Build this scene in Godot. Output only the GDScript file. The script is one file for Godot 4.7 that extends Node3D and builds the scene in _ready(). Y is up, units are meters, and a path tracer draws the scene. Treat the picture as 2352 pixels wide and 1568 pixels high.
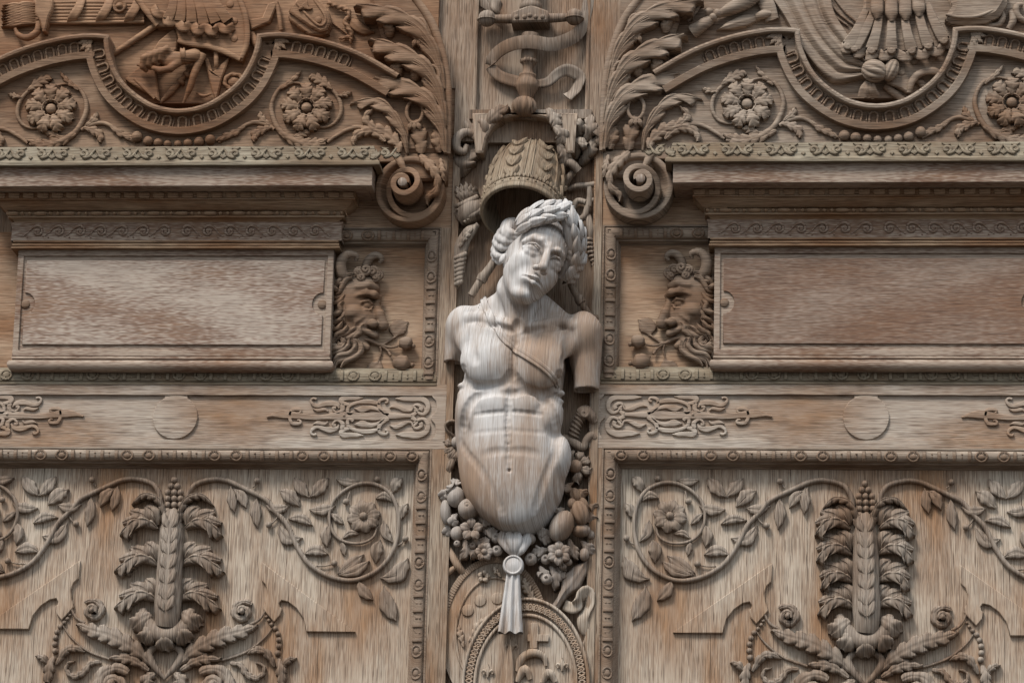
extends Node3D
# A carved oak double door with a figure on its centre post. Lengths in the builders are millimetres.

const MM := 0.001
var M := {}
var cam_pos := Vector3.ZERO
var cam_f := Vector3.ZERO
var cam_r := Vector3.ZERO
var cam_u := Vector3.ZERO
var taken := {}
var noise := FastNoiseLite.new()
var REG := {"A": [0, 0, 2.24], "B": [900, 0, 2.24], "C": [1700, 0, 1.7425], "D": [2350, 0, 2.24], "E": [3072, 0, 2.24], "F": [1750, 700, 2.613], "G": [1750, 1200, 1.743], "H": [1750, 1900, 1.887], "I": [0, 1850, 1.78], "J": [900, 1850, 1.78], "K": [2350, 1850, 1.78], "L": [3096, 1850, 1.78], "M": [0, 560, 2.24], "N": [1200, 900, 2.3754], "O": [0, 1240, 2.306], "P": [900, 1400, 2.4758], "Q": [2350, 560, 2.24], "S": [2350, 1200, 2.24], "T": [3072, 1200, 2.24], "U": [1200, 500, 3.1357], "V": [0, 2200, 1.809], "X": [2600, 950, 2.75], "Z": [0, 0, 0.57422]}

# ---------------------------------------------------------------- measuring
func survey() -> void:
	var a := deg_to_rad(14.7292)
	var b := deg_to_rad(5.1460)
	var r := deg_to_rad(1.4045)
	var d := Vector3(sin(b) * cos(a), -sin(a), cos(b) * cos(a))
	cam_f = -d
	var right := cam_f.cross(Vector3.UP).normalized()
	var up := right.cross(cam_f)
	cam_r = right * cos(r) + up * sin(r)
	cam_u = -right * sin(r) + up * cos(r)
	cam_pos = d * 8000.0 + Vector3(-18, 0, 0)

# a place read off the survey drawing, on the plane z millimetres in front of the panels
func at(reg: String, x: float, y: float, z := 0.0) -> Vector3:
	var g: Array = REG[reg]
	var px: float = (g[0] + x / g[2]) / 1.7415
	var py: float = (g[1] + y / g[2]) / 1.7415
	var v := cam_f + cam_r * ((px - 1176.0) / 8000.0) - cam_u * ((py - 784.0) / 8000.0)
	return cam_pos + v * ((z - cam_pos.z) / v.z)

func pts(reg: String, c: Array, z := 0.0) -> PackedVector3Array:
	var o := PackedVector3Array()
	for i in range(0, c.size(), 2):
		o.append(at(reg, c[i], c[i + 1], z))
	return o

# Catmull-Rom through the points, n steps in all
func smooth(p: PackedVector3Array, n: int, closed := false) -> PackedVector3Array:
	var o := PackedVector3Array()
	var m := p.size()
	var segs := m if closed else m - 1
	for i in n + 1:
		var t := float(i) / n * segs
		var k := mini(int(t), segs - 1)
		var f := t - k
		var p0 := p[(k - 1 + m) % m] if closed else p[maxi(k - 1, 0)]
		var p1 := p[k % m]
		var p2 := p[(k + 1) % m]
		var p3 := p[(k + 2) % m] if closed else p[mini(k + 2, m - 1)]
		o.append(p1.cubic_interpolate(p2, p0, p3, f))
	# even spacing
	return even(o, n)

func even(p: PackedVector3Array, n: int) -> PackedVector3Array:
	var l := PackedFloat32Array([0.0])
	for i in range(1, p.size()):
		l.append(l[i - 1] + p[i].distance_to(p[i - 1]))
	var tot := l[l.size() - 1]
	var o := PackedVector3Array()
	var k := 0
	for i in n + 1:
		var s := tot * i / n
		while k < p.size() - 2 and l[k + 1] < s:
			k += 1
		var d := l[k + 1] - l[k]
		o.append(p[k].lerp(p[k + 1], clampf((s - l[k]) / d if d > 0 else 0.0, 0, 1)))
	return o

func along(vals: Array, t: float) -> float:
	var x := clampf(t, 0, 1) * (vals.size() - 1)
	var k := mini(int(x), vals.size() - 2)
	if vals.size() == 1:
		return vals[0]
	var f := x - k
	f = f * f * (3 - 2 * f)
	return lerpf(vals[k], vals[k + 1], f)

# ---------------------------------------------------------------- meshes
class Geo:
	var zf := 0.12
	var v := PackedVector3Array()
	var ix := PackedInt32Array()
	# nu rows of nv points
	func grid(p: PackedVector3Array, nu: int, nv: int, wrap := false, flip := false) -> void:
		var b := v.size()
		v.append_array(p)
		var last := nv if wrap else nv - 1
		for i in nu - 1:
			for j in last:
				var j2 := (j + 1) % nv
				var a0 := b + i * nv + j
				var a1 := b + i * nv + j2
				var b0 := b + (i + 1) * nv + j
				var b1 := b + (i + 1) * nv + j2
				if flip:
					ix.append_array([a0, b0, a1, a1, b0, b1])
				else:
					ix.append_array([a0, a1, b0, a1, b1, b0])
	func fan(p: PackedVector3Array, c: Vector3, flip := false) -> void:
		var b := v.size()
		v.append_array(p)
		v.append(c)
		var n := p.size()
		for i in n:
			var j := (i + 1) % n
			if flip:
				ix.append_array([b + i, b + n, b + j])
			else:
				ix.append_array([b + i, b + j, b + n])
	func tri(p: PackedVector3Array, t: PackedInt32Array) -> void:
		var b := v.size()
		v.append_array(p)
		for i in t:
			ix.append(b + i)
	func box(lo: Vector3, hi: Vector3) -> void:
		zf = 1.0
		var c := [lo, Vector3(hi.x, lo.y, lo.z), Vector3(hi.x, hi.y, lo.z), Vector3(lo.x, hi.y, lo.z), Vector3(lo.x, lo.y, hi.z), Vector3(hi.x, lo.y, hi.z), hi, Vector3(lo.x, hi.y, hi.z)]
		for q in [[4, 7, 6, 5], [0, 1, 2, 3], [0, 3, 7, 4], [1, 5, 6, 2], [3, 2, 6, 7], [0, 4, 5, 1]]:
			tri(PackedVector3Array([c[q[0]], c[q[1]], c[q[2]], c[q[3]]]), PackedInt32Array([0, 1, 2, 0, 2, 3]))
	func add(o: Geo, t := Transform3D()) -> void:
		var b := v.size()
		v.append_array(t * o.v)
		var f := t.basis.determinant() < 0
		for k in range(0, o.ix.size(), 3):
			if f:
				ix.append_array([b + o.ix[k], b + o.ix[k + 2], b + o.ix[k + 1]])
			else:
				ix.append_array([b + o.ix[k], b + o.ix[k + 1], b + o.ix[k + 2]])
	func mesh(off := Vector3.ZERO) -> ArrayMesh:
		var n := PackedVector3Array()
		n.resize(v.size())
		for k in range(0, ix.size(), 3):
			var a := ix[k]
			var b := ix[k + 1]
			var c := ix[k + 2]
			var f := (v[c] - v[a]).cross(v[b] - v[a])
			n[a] += f
			n[b] += f
			n[c] += f
		var w := PackedVector3Array()
		w.resize(v.size())
		for i in v.size():
			n[i] = n[i].normalized() if n[i].length_squared() > 1e-12 else Vector3(0, 0, 1)
			w[i] = (v[i] - off) * 0.001
		var arr := []
		arr.resize(Mesh.ARRAY_MAX)
		arr[Mesh.ARRAY_VERTEX] = w
		arr[Mesh.ARRAY_NORMAL] = n
		var uv := PackedVector2Array()
		uv.resize(v.size())
		for i in v.size():
			uv[i] = Vector2(v[i].x + v[i].z * zf, -v[i].y - v[i].z * zf) * 0.001
		arr[Mesh.ARRAY_TEX_UV] = uv
		arr[Mesh.ARRAY_INDEX] = ix
		var m := ArrayMesh.new()
		m.add_surface_from_arrays(Mesh.PRIMITIVE_TRIANGLES, arr)
		return m

# a round or flattened bar along a path in front of the panel; radii along it
func tube(g: Geo, p: PackedVector3Array, radii: Array, flat := 1.0, seg := 8, twist := 0.0) -> void:
	var n := p.size()
	var o := PackedVector3Array()
	for i in n:
		var t := (p[mini(i + 1, n - 1)] - p[maxi(i - 1, 0)]).normalized()
		var s := t.cross(Vector3(0, 0, 1))
		if s.length() < 0.05:
			s = t.cross(Vector3(0, 1, 0))
		s = s.normalized()
		var u := s.cross(t)
		var r := along(radii, float(i) / (n - 1))
		for j in seg:
			var a := TAU * j / seg + twist * i
			var rr := r
			if twist != 0.0:
				rr = r * (1.0 + 0.22 * cos(2.0 * (TAU * j / seg)))
			o.append(p[i] + s * rr * cos(a) + u * rr * flat * sin(a))
	g.grid(o, n, seg, true, false)
	g.fan(o.slice(0, seg), p[0], true)
	g.fan(o.slice((n - 1) * seg), p[n - 1], false)

func bead(g: Geo, c: Vector3, r: Vector3, nu := 8, nv := 12) -> void:
	var o := PackedVector3Array()
	for i in nu + 1:
		var a := PI * i / nu
		for j in nv:
			var b := TAU * j / nv
			o.append(c + Vector3(r.x * sin(a) * cos(b), r.y * sin(a) * sin(b), r.z * cos(a)))
	g.grid(o, nu + 1, nv, true)

# turned shape: [radius, height] pairs about the axis 'ax' from 'c'
func lathe(g: Geo, c: Vector3, ax: Vector3, prof: Array, nv := 20, squash := 1.0) -> void:
	var w := ax.normalized()
	var s := w.cross(Vector3(0, 0, 1))
	if s.length() < 0.1:
		s = Vector3(1, 0, 0)
	s = s.normalized()
	var u := s.cross(w)
	var o := PackedVector3Array()
	for q in prof:
		for j in nv:
			var b := TAU * j / nv
			o.append(c + w * q[1] + (s * cos(b) + u * sin(b) * squash) * q[0])
	g.grid(o, prof.size(), nv, true, false)

# plain leaf or petal: domed, with a fold down the middle, cut free of the ground at its edge
func leaf(g: Geo, spine: PackedVector3Array, hw: Array, dome := 4.0, fold := 2.5, ground := 0.0, wave := 0.0, nu := 12, nv := 8) -> void:
	var o := PackedVector3Array()
	var n := spine.size()
	for i in n:
		var t := (spine[mini(i + 1, n - 1)] - spine[maxi(i - 1, 0)])
		t.z = 0
		t = t.normalized()
		var s := Vector3(-t.y, t.x, 0)
		var f := float(i) / (n - 1)
		var w := along(hw, f)
		for j in nv + 3:
			var q := clampf((j - 1.0) / nv * 2.0 - 1.0, -1, 1)
			var ww := w * (1.0 + wave * sin(f * 19.0 + 2.0 * signf(q)) * absf(q))
			var z := spine[i].z + dome * (1.0 - q * q) - fold * exp(-q * q * 30.0) + wave * 8.0 * sin(f * 17.0 + q * 2.0) * absf(q)
			var pp := spine[i] + s * q * ww
			pp.z = z
			if j == 0 or j == nv + 2:
				pp.z = minf(ground, z - 0.5)
			o.append(pp)
	g.grid(o, n, nv + 3)

# lobed acanthus leaf: lobes sweep forward from the spine on one or both sides
func acanthus(g: Geo, spine: PackedVector3Array, hw: Array, lobes: int, dome := 6.0, ridge := 4.0, ground := 0.0, sweep := 0.6, sides := 0, cut := 0.42, curl := 0.0) -> void:
	var nu := lobes * 9 + 1
	var sp := even(spine, nu - 1)
	var nv := 12
	var o := PackedVector3Array()
	for i in nu:
		var t := sp[mini(i + 1, nu - 1)] - sp[maxi(i - 1, 0)]
		t.z = 0
		t = t.normalized()
		var s := Vector3(-t.y, t.x, 0)
		var f := float(i) / (nu - 1)
		var w := along(hw, f)
		for j in nv + 3:
			var q := clampf((j - 1.0) / nv * 2.0 - 1.0, -1, 1)
			var sd := 1.0
			if sides != 0 and signf(q) != signf(float(sides)):
				sd = 0.22
			var ph := f * lobes + (0.25 if q > 0 else 0.0)
			var fr := ph - floorf(ph)
			var lob := pow(maxf(sin(PI * fr), 0.0), 0.6)
			var e := (1.0 - cut) + cut * lob
			var serr := 1.0 + 0.06 * sin(fr * TAU * 3.0)
			var aq := absf(q)
			var ww := w * lerpf(1.0, e * serr, aq * aq) * sd
			var pp := sp[i] + s * q * ww + t * (aq * aq * ww * sweep)
			var z := sp[i].z + dome * (1.0 - aq * aq * 0.9) + ridge * aq * (lob - 0.75) * 1.6 - 0.3 * dome * exp(-q * q * 60.0) + curl * aq * aq
			pp.z = z
			if j == 0 or j == nv + 2:
				pp.z = minf(ground, z - 0.5)
			o.append(pp)
	g.grid(o, nu, nv + 3)

# flat strap with chamfered edges along a path
func strap(g: Geo, p: PackedVector3Array, hw: Array, h: float, ground: float, bev := 1.5) -> void:
	var n := p.size()
	var o := PackedVector3Array()
	for i in n:
		var t := p[mini(i + 1, n - 1)] - p[maxi(i - 1, 0)]
		t.z = 0
		t = t.normalized()
		var s := Vector3(-t.y, t.x, 0)
		var w := along(hw, float(i) / (n - 1))
		var b := minf(bev, w * 0.6)
		for q in [[-w, ground], [-w, p[i].z + h - b], [-w + b, p[i].z + h], [w - b, p[i].z + h], [w, p[i].z + h - b], [w, ground]]:
			var pp: Vector3 = p[i] + s * q[0]
			pp.z = q[1]
			o.append(pp)
	g.grid(o, n, 6)

# a flat plate of any outline with a chamfer
func plate(g: Geo, outline: PackedVector3Array, z0: float, z1: float, bev := 1.5) -> void:
	var n := outline.size()
	var p2 := PackedVector2Array()
	for q in outline:
		p2.append(Vector2(q.x, q.y))
	if not Geometry2D.is_polygon_clockwise(p2):
		p2.reverse()
	var ring := PackedVector3Array()
	var top := PackedVector3Array()
	var ins := PackedVector2Array()
	for i in n:
		var a := (p2[i] - p2[(i - 1 + n) % n]).normalized()
		var b := (p2[(i + 1) % n] - p2[i]).normalized()
		var m := Vector2(a.y + b.y, -(a.x + b.x))
		m = m.normalized() * minf(bev / maxf(0.35, sqrt((1.0 + a.dot(b)) * 0.5)), bev * 2.5)
		ins.append(p2[i] + m)
	for lev in 2:
		for i in n:
			ring.append(Vector3(p2[i].x, p2[i].y, z0 if lev == 0 else z1 - bev))
	g.grid(ring, 2, n, true, false)
	var bv := PackedVector3Array()
	for i in n:
		bv.append(Vector3(p2[i].x, p2[i].y, z1 - bev))
	for i in n:
		bv.append(Vector3(ins[i].x, ins[i].y, z1))
	g.grid(bv, 2, n, true, false)
	for i in n:
		top.append(Vector3(ins[i].x, ins[i].y, z1))
	var t := Geometry2D.triangulate_polygon(ins)
	if t.is_empty():
		t = Geometry2D.triangulate_polygon(p2)
	if not t.is_empty():
		var a3 := (top[t[1]] - top[t[0]]).cross(top[t[2]] - top[t[0]])
		if a3.z > 0:
			for k in range(0, t.size(), 3):
				var s := t[k]
				t[k] = t[k + 1]
				t[k + 1] = s
		g.tri(top, t)

func circle(c: Vector3, r: float, n := 24, ry := 0.0) -> PackedVector3Array:
	var o := PackedVector3Array()
	for i in n:
		var a := TAU * i / n
		o.append(c + Vector3(cos(a) * r, sin(a) * (ry if ry > 0 else r), 0))
	return o

# moulding: profile of [offset to the right of the way, z], swept along a path; corners are mitred. Slightly uneven, as hand-worked wood is
func mould(g: Geo, prof: Array, path: PackedVector3Array, wob := 0.5, crease := 28.0) -> void:
	g.zf = 1.0
	var n := path.size()
	var dirs := PackedVector3Array()
	for i in n:
		var a := (path[i] - path[maxi(i - 1, 0)])
		var b := (path[mini(i + 1, n - 1)] - path[i])
		a.z = 0
		b.z = 0
		if i == 0:
			a = b
		if i == n - 1:
			b = a
		a = a.normalized()
		b = b.normalized()
		var na := Vector3(a.y, -a.x, 0)
		var nb := Vector3(b.y, -b.x, 0)
		var m := (na + nb).normalized()
		dirs.append(m / maxf(0.4, m.dot(na)))
	var runs := []
	var cur := [prof[0]]
	for k in range(1, prof.size()):
		cur.append(prof[k])
		if k < prof.size() - 1:
			var d1 := Vector2(prof[k][0] - prof[k - 1][0], prof[k][1] - prof[k - 1][1])
			var d2 := Vector2(prof[k + 1][0] - prof[k][0], prof[k + 1][1] - prof[k][1])
			if absf(rad_to_deg(d1.angle_to(d2))) > crease:
				runs.append(cur)
				cur = [prof[k]]
	runs.append(cur)
	for r in runs:
		var o := PackedVector3Array()
		for i in n:
			for q in r:
				var pp: Vector3 = path[i] + dirs[i] * q[0]
				var w := noise.get_noise_3d(pp.x * 0.9, pp.y * 0.9, q[1] * 2.0) * wob
				pp.z = q[1] + w
				pp += dirs[i] * w * 0.6
				o.append(pp)
		g.grid(o, n, r.size(), false, true)

func line(a: Vector3, b: Vector3, n := 40) -> PackedVector3Array:
	var o := PackedVector3Array()
	for i in n + 1:
		o.append(a.lerp(b, float(i) / n))
	return o

# half round from (x0,z0) to (x1,z1) bulging by h
func bulge(x0: float, z0: float, x1: float, z1: float, h: float, n := 8) -> Array:
	var o := []
	for i in n + 1:
		var a := PI * i / n
		var t := 0.5 - 0.5 * cos(a)
		o.append([lerpf(x0, x1, t), lerpf(z0, z1, t) + h * sin(a)])
	return o

func spiral(c: Vector3, r0: float, r1: float, a0: float, turns: float, n := 28) -> PackedVector3Array:
	var o := PackedVector3Array()
	for i in n + 1:
		var t := float(i) / n
		var r := r0 * pow(r1 / r0, t)
		var a := a0 + turns * TAU * t
		o.append(c + Vector3(cos(a), sin(a), 0) * r)
	return o

# ---------------------------------------------------------------- rounded bodies: distance fields meshed as surface nets
class Sdf:
	var T := PackedInt32Array()
	var OP := PackedInt32Array()
	var K := PackedFloat32Array()
	var A := PackedVector3Array()
	var BA := PackedVector3Array()
	var IL := PackedFloat32Array()
	var RA := PackedFloat32Array()
	var RB := PackedFloat32Array()
	var IR := PackedVector3Array()
	var BI := []
	var frame := Transform3D()
	var cell := 3.0
	var lo := Vector3.ZERO
	var nb := Vector3i.ZERO
	var out := []
	const N := 8
	func _put(t: int, op: int, k: float, a: Vector3, ba: Vector3, ra: float, rb: float, ir: Vector3, bi: Basis) -> void:
		T.append(t)
		OP.append(op)
		K.append(maxf(k, 0.01))
		A.append(a)
		BA.append(ba)
		IL.append(1.0 / maxf(ba.length_squared(), 1e-6))
		RA.append(ra)
		RB.append(rb)
		IR.append(ir)
		BI.append(bi)
	# op 1 join, -1 cut, 2 groove (depth ra, half width rb), negative depth raises
	func cap(a: Vector3, b: Vector3, ra: float, rb := -1.0, k := 6.0, op := 1) -> void:
		var pa := frame * a
		_put(0, op, k, pa, frame * b - pa, ra, ra if rb < 0 else rb, Vector3.ONE, Basis())
	func chain(p: PackedVector3Array, r: Array, k := 4.0, op := 1) -> void:
		for i in p.size() - 1:
			cap(p[i], p[i + 1], r[mini(i, r.size() - 1)], r[mini(i + 1, r.size() - 1)], k, op)
	func groove(p: PackedVector3Array, depth: float, w: float) -> void:
		for i in p.size() - 1:
			var pa := frame * p[i]
			_put(2, 2, 1.0, pa, frame * p[i + 1] - pa, depth, w, Vector3.ONE, Basis())
	func ell(c: Vector3, r: Vector3, k := 6.0, op := 1, rot := Basis()) -> void:
		_put(1, op, k, frame * c, Vector3.ZERO, r[r.max_axis_index()], 0.0, Vector3(1.0 / r.x, 1.0 / r.y, 1.0 / r.z), (frame.basis.orthonormalized() * rot).inverse())
	func eval(p: Vector3, l: PackedInt32Array) -> float:
		var d := 1e6
		for i in l:
			var e: float
			var pa := p - A[i]
			if T[i] == 1:
				var q: Vector3 = BI[i] * pa
				var q1 := q * IR[i]
				var k0 := q1.length()
				var k1 := (q1 * IR[i]).length()
				e = k0 * (k0 - 1.0) / maxf(k1, 1e-5)
			else:
				var h := clampf(pa.dot(BA[i]) * IL[i], 0.0, 1.0)
				e = (pa - BA[i] * h).length()
				if T[i] == 2:
					var x := e / RB[i]
					if x < 1.0:
						x = 1.0 - x * x
						d += RA[i] * x * x
					continue
				e -= lerpf(RA[i], RB[i], h)
			var k := K[i]
			if OP[i] > 0:
				var hh := maxf(k - absf(d - e), 0.0)
				d = minf(d, e) - hh * hh * 0.25 / k
			else:
				e = -e
				var hh := maxf(k - absf(d - e), 0.0)
				d = maxf(d, e) + hh * hh * 0.25 / k
		return d
	func near(c: Vector3, r: float) -> PackedInt32Array:
		var l := PackedInt32Array()
		for i in T.size():
			var e: float
			var pa := c - A[i]
			if T[i] == 1:
				e = pa.length() - RA[i]
			else:
				var h := clampf(pa.dot(BA[i]) * IL[i], 0.0, 1.0)
				e = (pa - BA[i] * h).length() - (RB[i] if T[i] == 2 else maxf(RA[i], RB[i]))
			if e < r + K[i]:
				l.append(i)
		return l
	func work(b: int) -> void:
		var bx := b % nb.x
		var by := (b / nb.x) % nb.y
		var bz := b / (nb.x * nb.y)
		var o := lo + Vector3(bx, by, bz) * (cell * N)
		var c := o + Vector3.ONE * (cell * N * 0.5)
		var r := cell * N * 0.87
		var l := near(c, r * 2.4 + 8.0)
		if l.is_empty():
			return
		if absf(eval(c, l)) > r * 2.6 + 8.0:
			return
		l = near(c, r + cell + 12.0)
		if l.is_empty():
			return
		var f := PackedFloat32Array()
		f.resize((N + 1) * (N + 1) * (N + 1))
		var n := 0
		var neg := false
		var pos := false
		for z in N + 1:
			for y in N + 1:
				for x in N + 1:
					var d := eval(o + Vector3(x, y, z) * cell, l)
					f[n] = d
					n += 1
					if d < 0:
						neg = true
					else:
						pos = true
		if neg and pos:
			out[b] = f
	func mesh_into(g: Geo, a: Vector3, bb: Vector3, cs: float) -> void:
		cell = cs
		lo = a
		nb = Vector3i(((bb - a) / (cell * N)).ceil())
		var tot := nb.x * nb.y * nb.z
		out.resize(tot)
		out.fill(null)
		var id := WorkerThreadPool.add_group_task(work, tot, -1, true)
		WorkerThreadPool.wait_for_group_task_completion(id)
		var S := N + 1
		var cells := {}
		var verts := PackedVector3Array()
		var NX := nb.x * N + 2
		var NY := nb.y * N + 2
		var corner := [0, 1, S, S + 1, S * S, S * S + 1, S * S + S, S * S + S + 1]
		var cv := [Vector3(0, 0, 0), Vector3(1, 0, 0), Vector3(0, 1, 0), Vector3(1, 1, 0), Vector3(0, 0, 1), Vector3(1, 0, 1), Vector3(0, 1, 1), Vector3(1, 1, 1)]
		var edges := [[0, 1], [2, 3], [4, 5], [6, 7], [0, 2], [1, 3], [4, 6], [5, 7], [0, 4], [1, 5], [2, 6], [3, 7]]
		for b in tot:
			if out[b] == null:
				continue
			var f: PackedFloat32Array = out[b]
			var bx := (b % nb.x) * N
			var by := ((b / nb.x) % nb.y) * N
			var bz := (b / (nb.x * nb.y)) * N
			for z in N:
				for y in N:
					for x in N:
						var q := x + y * S + z * S * S
						var mask := 0
						for k in 8:
							if f[q + corner[k]] < 0:
								mask |= 1 << k
						if mask == 0 or mask == 255:
							continue
						var s := Vector3.ZERO
						var n := 0
						for e in edges:
							var i0: int = e[0]
							var i1: int = e[1]
							if ((mask >> i0) & 1) != ((mask >> i1) & 1):
								var d0 := f[q + corner[i0]]
								var d1 := f[q + corner[i1]]
								s += cv[i0].lerp(cv[i1], d0 / (d0 - d1))
								n += 1
						cells[(bx + x) + (by + y) * NX + (bz + z) * NX * NY] = verts.size()
						verts.append(lo + (Vector3(bx + x, by + y, bz + z) + s / n) * cell)
		var tri := PackedInt32Array()
		for b in tot:
			if out[b] == null:
				continue
			var f: PackedFloat32Array = out[b]
			var bx := (b % nb.x) * N
			var by := ((b / nb.x) % nb.y) * N
			var bz := (b / (nb.x * nb.y)) * N
			var st := [1, NX, NX * NY]
			var fs := [1, S, S * S]
			for z in N:
				for y in N:
					for x in N:
						var q := x + y * S + z * S * S
						var d0 := f[q]
						var key := (bx + x) + (by + y) * NX + (bz + z) * NX * NY
						for ax in 3:
							var d1 := f[q + fs[ax]]
							if (d0 < 0) == (d1 < 0):
								continue
							var u: int = st[(ax + 1) % 3]
							var w: int = st[(ax + 2) % 3]
							var k0: int = cells.get(key, -1)
							var k1: int = cells.get(key - u, -1)
							var k2: int = cells.get(key - u - w, -1)
							var k3: int = cells.get(key - w, -1)
							if k0 < 0 or k1 < 0 or k2 < 0 or k3 < 0:
								continue
							if d0 < 0:
								tri.append_array([k0, k2, k1, k0, k3, k2])
							else:
								tri.append_array([k0, k1, k2, k0, k2, k3])
		out.clear()
		g.tri(verts, tri)

# ---------------------------------------------------------------- objects
func numbered(n: String) -> String:
	if not taken.has(n):
		taken[n] = 0
		return n
	taken[n] += 1
	return "%s_%03d" % [n, taken[n]]

func thing(called: String, label: String, category: String, base := Vector3.ZERO, group := "", kind := "") -> Node3D:
	var o := Node3D.new()
	o.name = numbered(called)
	add_child(o)
	o.position = base * MM
	o.set_meta("label", label)
	if kind:
		o.set_meta("kind", kind)
	else:
		o.set_meta("category", category)
	if group:
		o.set_meta("group", group)
	return o

func org(o: Node3D) -> Vector3:
	var p := Vector3.ZERO
	var n: Node = o
	while n != self and n is Node3D:
		p += n.position
		n = n.get_parent()
	return p / MM

func part(called: String, g: Geo, m: Material, parent: Node3D, label := "") -> MeshInstance3D:
	return put(called, g.mesh(org(parent)), m, parent, Transform3D(), label)

func put(called: String, mesh: Mesh, m: Material, parent: Node3D, t := Transform3D(), label := "") -> MeshInstance3D:
	var o := MeshInstance3D.new()
	o.name = called
	o.mesh = mesh
	o.material_override = m
	o.transform = t
	parent.add_child(o, true)
	if label:
		o.set_meta("label", label)
	return o

# shared mesh set at a place in millimetres
func place(called: String, mesh: Mesh, m: Material, parent: Node3D, p: Vector3, turn := 0.0, sc := Vector3.ONE, tilt := 0.0) -> MeshInstance3D:
	var b := Basis(Vector3(0, 0, 1), turn) * Basis(Vector3(1, 0, 0), tilt)
	b = b * Basis.from_scale(sc)
	return put(called, mesh, m, parent, Transform3D(b, (p - org(parent)) * MM))

# ---------------------------------------------------------------- materials
func gray(freq: float, w: int, h: int, sd: int, oct := 4) -> PackedByteArray:
	var n := FastNoiseLite.new()
	n.seed = sd
	n.noise_type = FastNoiseLite.TYPE_SIMPLEX_SMOOTH
	n.frequency = freq
	n.fractal_octaves = oct
	var im := n.get_seamless_image(w, h, false, false, 0.15, true)
	im.convert(Image.FORMAT_L8)
	if w != 1024 or h != 1024:
		im.resize(1024, 1024, Image.INTERPOLATE_CUBIC)
	return im.get_data()

var n_fine: PackedByteArray
var n_mid: PackedByteArray
var n_patch: PackedByteArray
var n_fleck: PackedByteArray
var n_pore: PackedByteArray

func s01(x: float) -> float:
	x = clampf(x, 0.0, 1.0)
	return x * x * (3.0 - 2.0 * x)

# oak: brown wood, silvered where the weather has taken the colour, pores and cracks along the grain (which runs up the image)
func wood_image(brown: Color, silver: Color, dark: Color, warm: Color, amount: float, soft: float, pore: float, fk := 0.26, amp := 0.22) -> Image:
	var by := PackedByteArray()
	by.resize(1024 * 1024 * 3)
	var ids := [0]
	var job := func(k: int) -> PackedByteArray:
		var ob := PackedByteArray()
		ob.resize(1024 * 128 * 3)
		for i in 1024 * 128:
			var q := k * 1024 * 128 + i
			var a := n_fine[q] / 255.0
			var b := n_mid[q] / 255.0
			var c := n_patch[q] / 255.0
			var d := n_fleck[q] / 255.0
			var e := n_pore[q] / 255.0
			var t := s01((c * (0.88 - fk) + b * 0.10 + d * fk + a * 0.14 - 0.56 + amount) / soft + 0.5)
			var w := s01((b * 0.3 + (1.0 - c) * 0.8 - 0.55) * 2.6)
			var col := brown.lerp(warm, w * 0.5).lerp(silver, t)
			var dk := s01((0.40 - e) * 4.0) * pore + s01((0.45 - a) * 3.0) * 0.6 * pore
			col = col.lerp(dark, minf(dk, 0.85))
			var l := 1.0 - amp * 0.5 + amp * a
			ob[i * 3] = clampi(int(col.r * l * 255.0), 0, 255)
			ob[i * 3 + 1] = clampi(int(col.g * l * 255.0), 0, 255)
			ob[i * 3 + 2] = clampi(int(col.b * l * 255.0), 0, 255)
		return ob
	var res := []
	res.resize(8)
	var gid := WorkerThreadPool.add_group_task(func(k: int) -> void: res[k] = job.call(k), 8, -1, true)
	WorkerThreadPool.wait_for_group_task_completion(gid)
	by.clear()
	for r in res:
		by.append_array(r)
	return Image.create_from_data(1024, 1024, false, Image.FORMAT_RGB8, by)

func wood(called: String, im: Image, hm: Image, flat_grain: bool, tint := Color.WHITE, rough := 0.78, relief := 0.05, size := 0.84, off := Vector3.ZERO) -> void:
	var m := StandardMaterial3D.new()
	m.resource_name = called
	m.albedo_color = tint
	m.albedo_texture = tex(im, flat_grain)
	m.heightmap_enabled = true
	m.heightmap_texture = tex(hm, flat_grain)
	m.heightmap_scale = relief
	m.roughness = rough
	m.metallic_specular = 0.3
	m.uv1_scale = Vector3(0.4, 1.0 / size, 1) if flat_grain else Vector3(1.0 / size, 0.4, 1)
	m.uv1_offset = Vector3(0.5, off.y + off.x, 0) if flat_grain else Vector3(off.x + off.y, 0.5, 0)
	M[called] = m

var texs := {}
func tex(im: Image, turned: bool) -> Texture2D:
	var k := [im, turned]
	if not texs.has(k):
		var i2: Image = im
		if turned:
			i2 = im.duplicate()
			i2.rotate_90(CLOCKWISE)
		texs[k] = ImageTexture.create_from_image(i2)
	return texs[k]

func c8(r: int, g: int, b: int) -> Color:
	return Color(r / 255.0, g / 255.0, b / 255.0)

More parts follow.
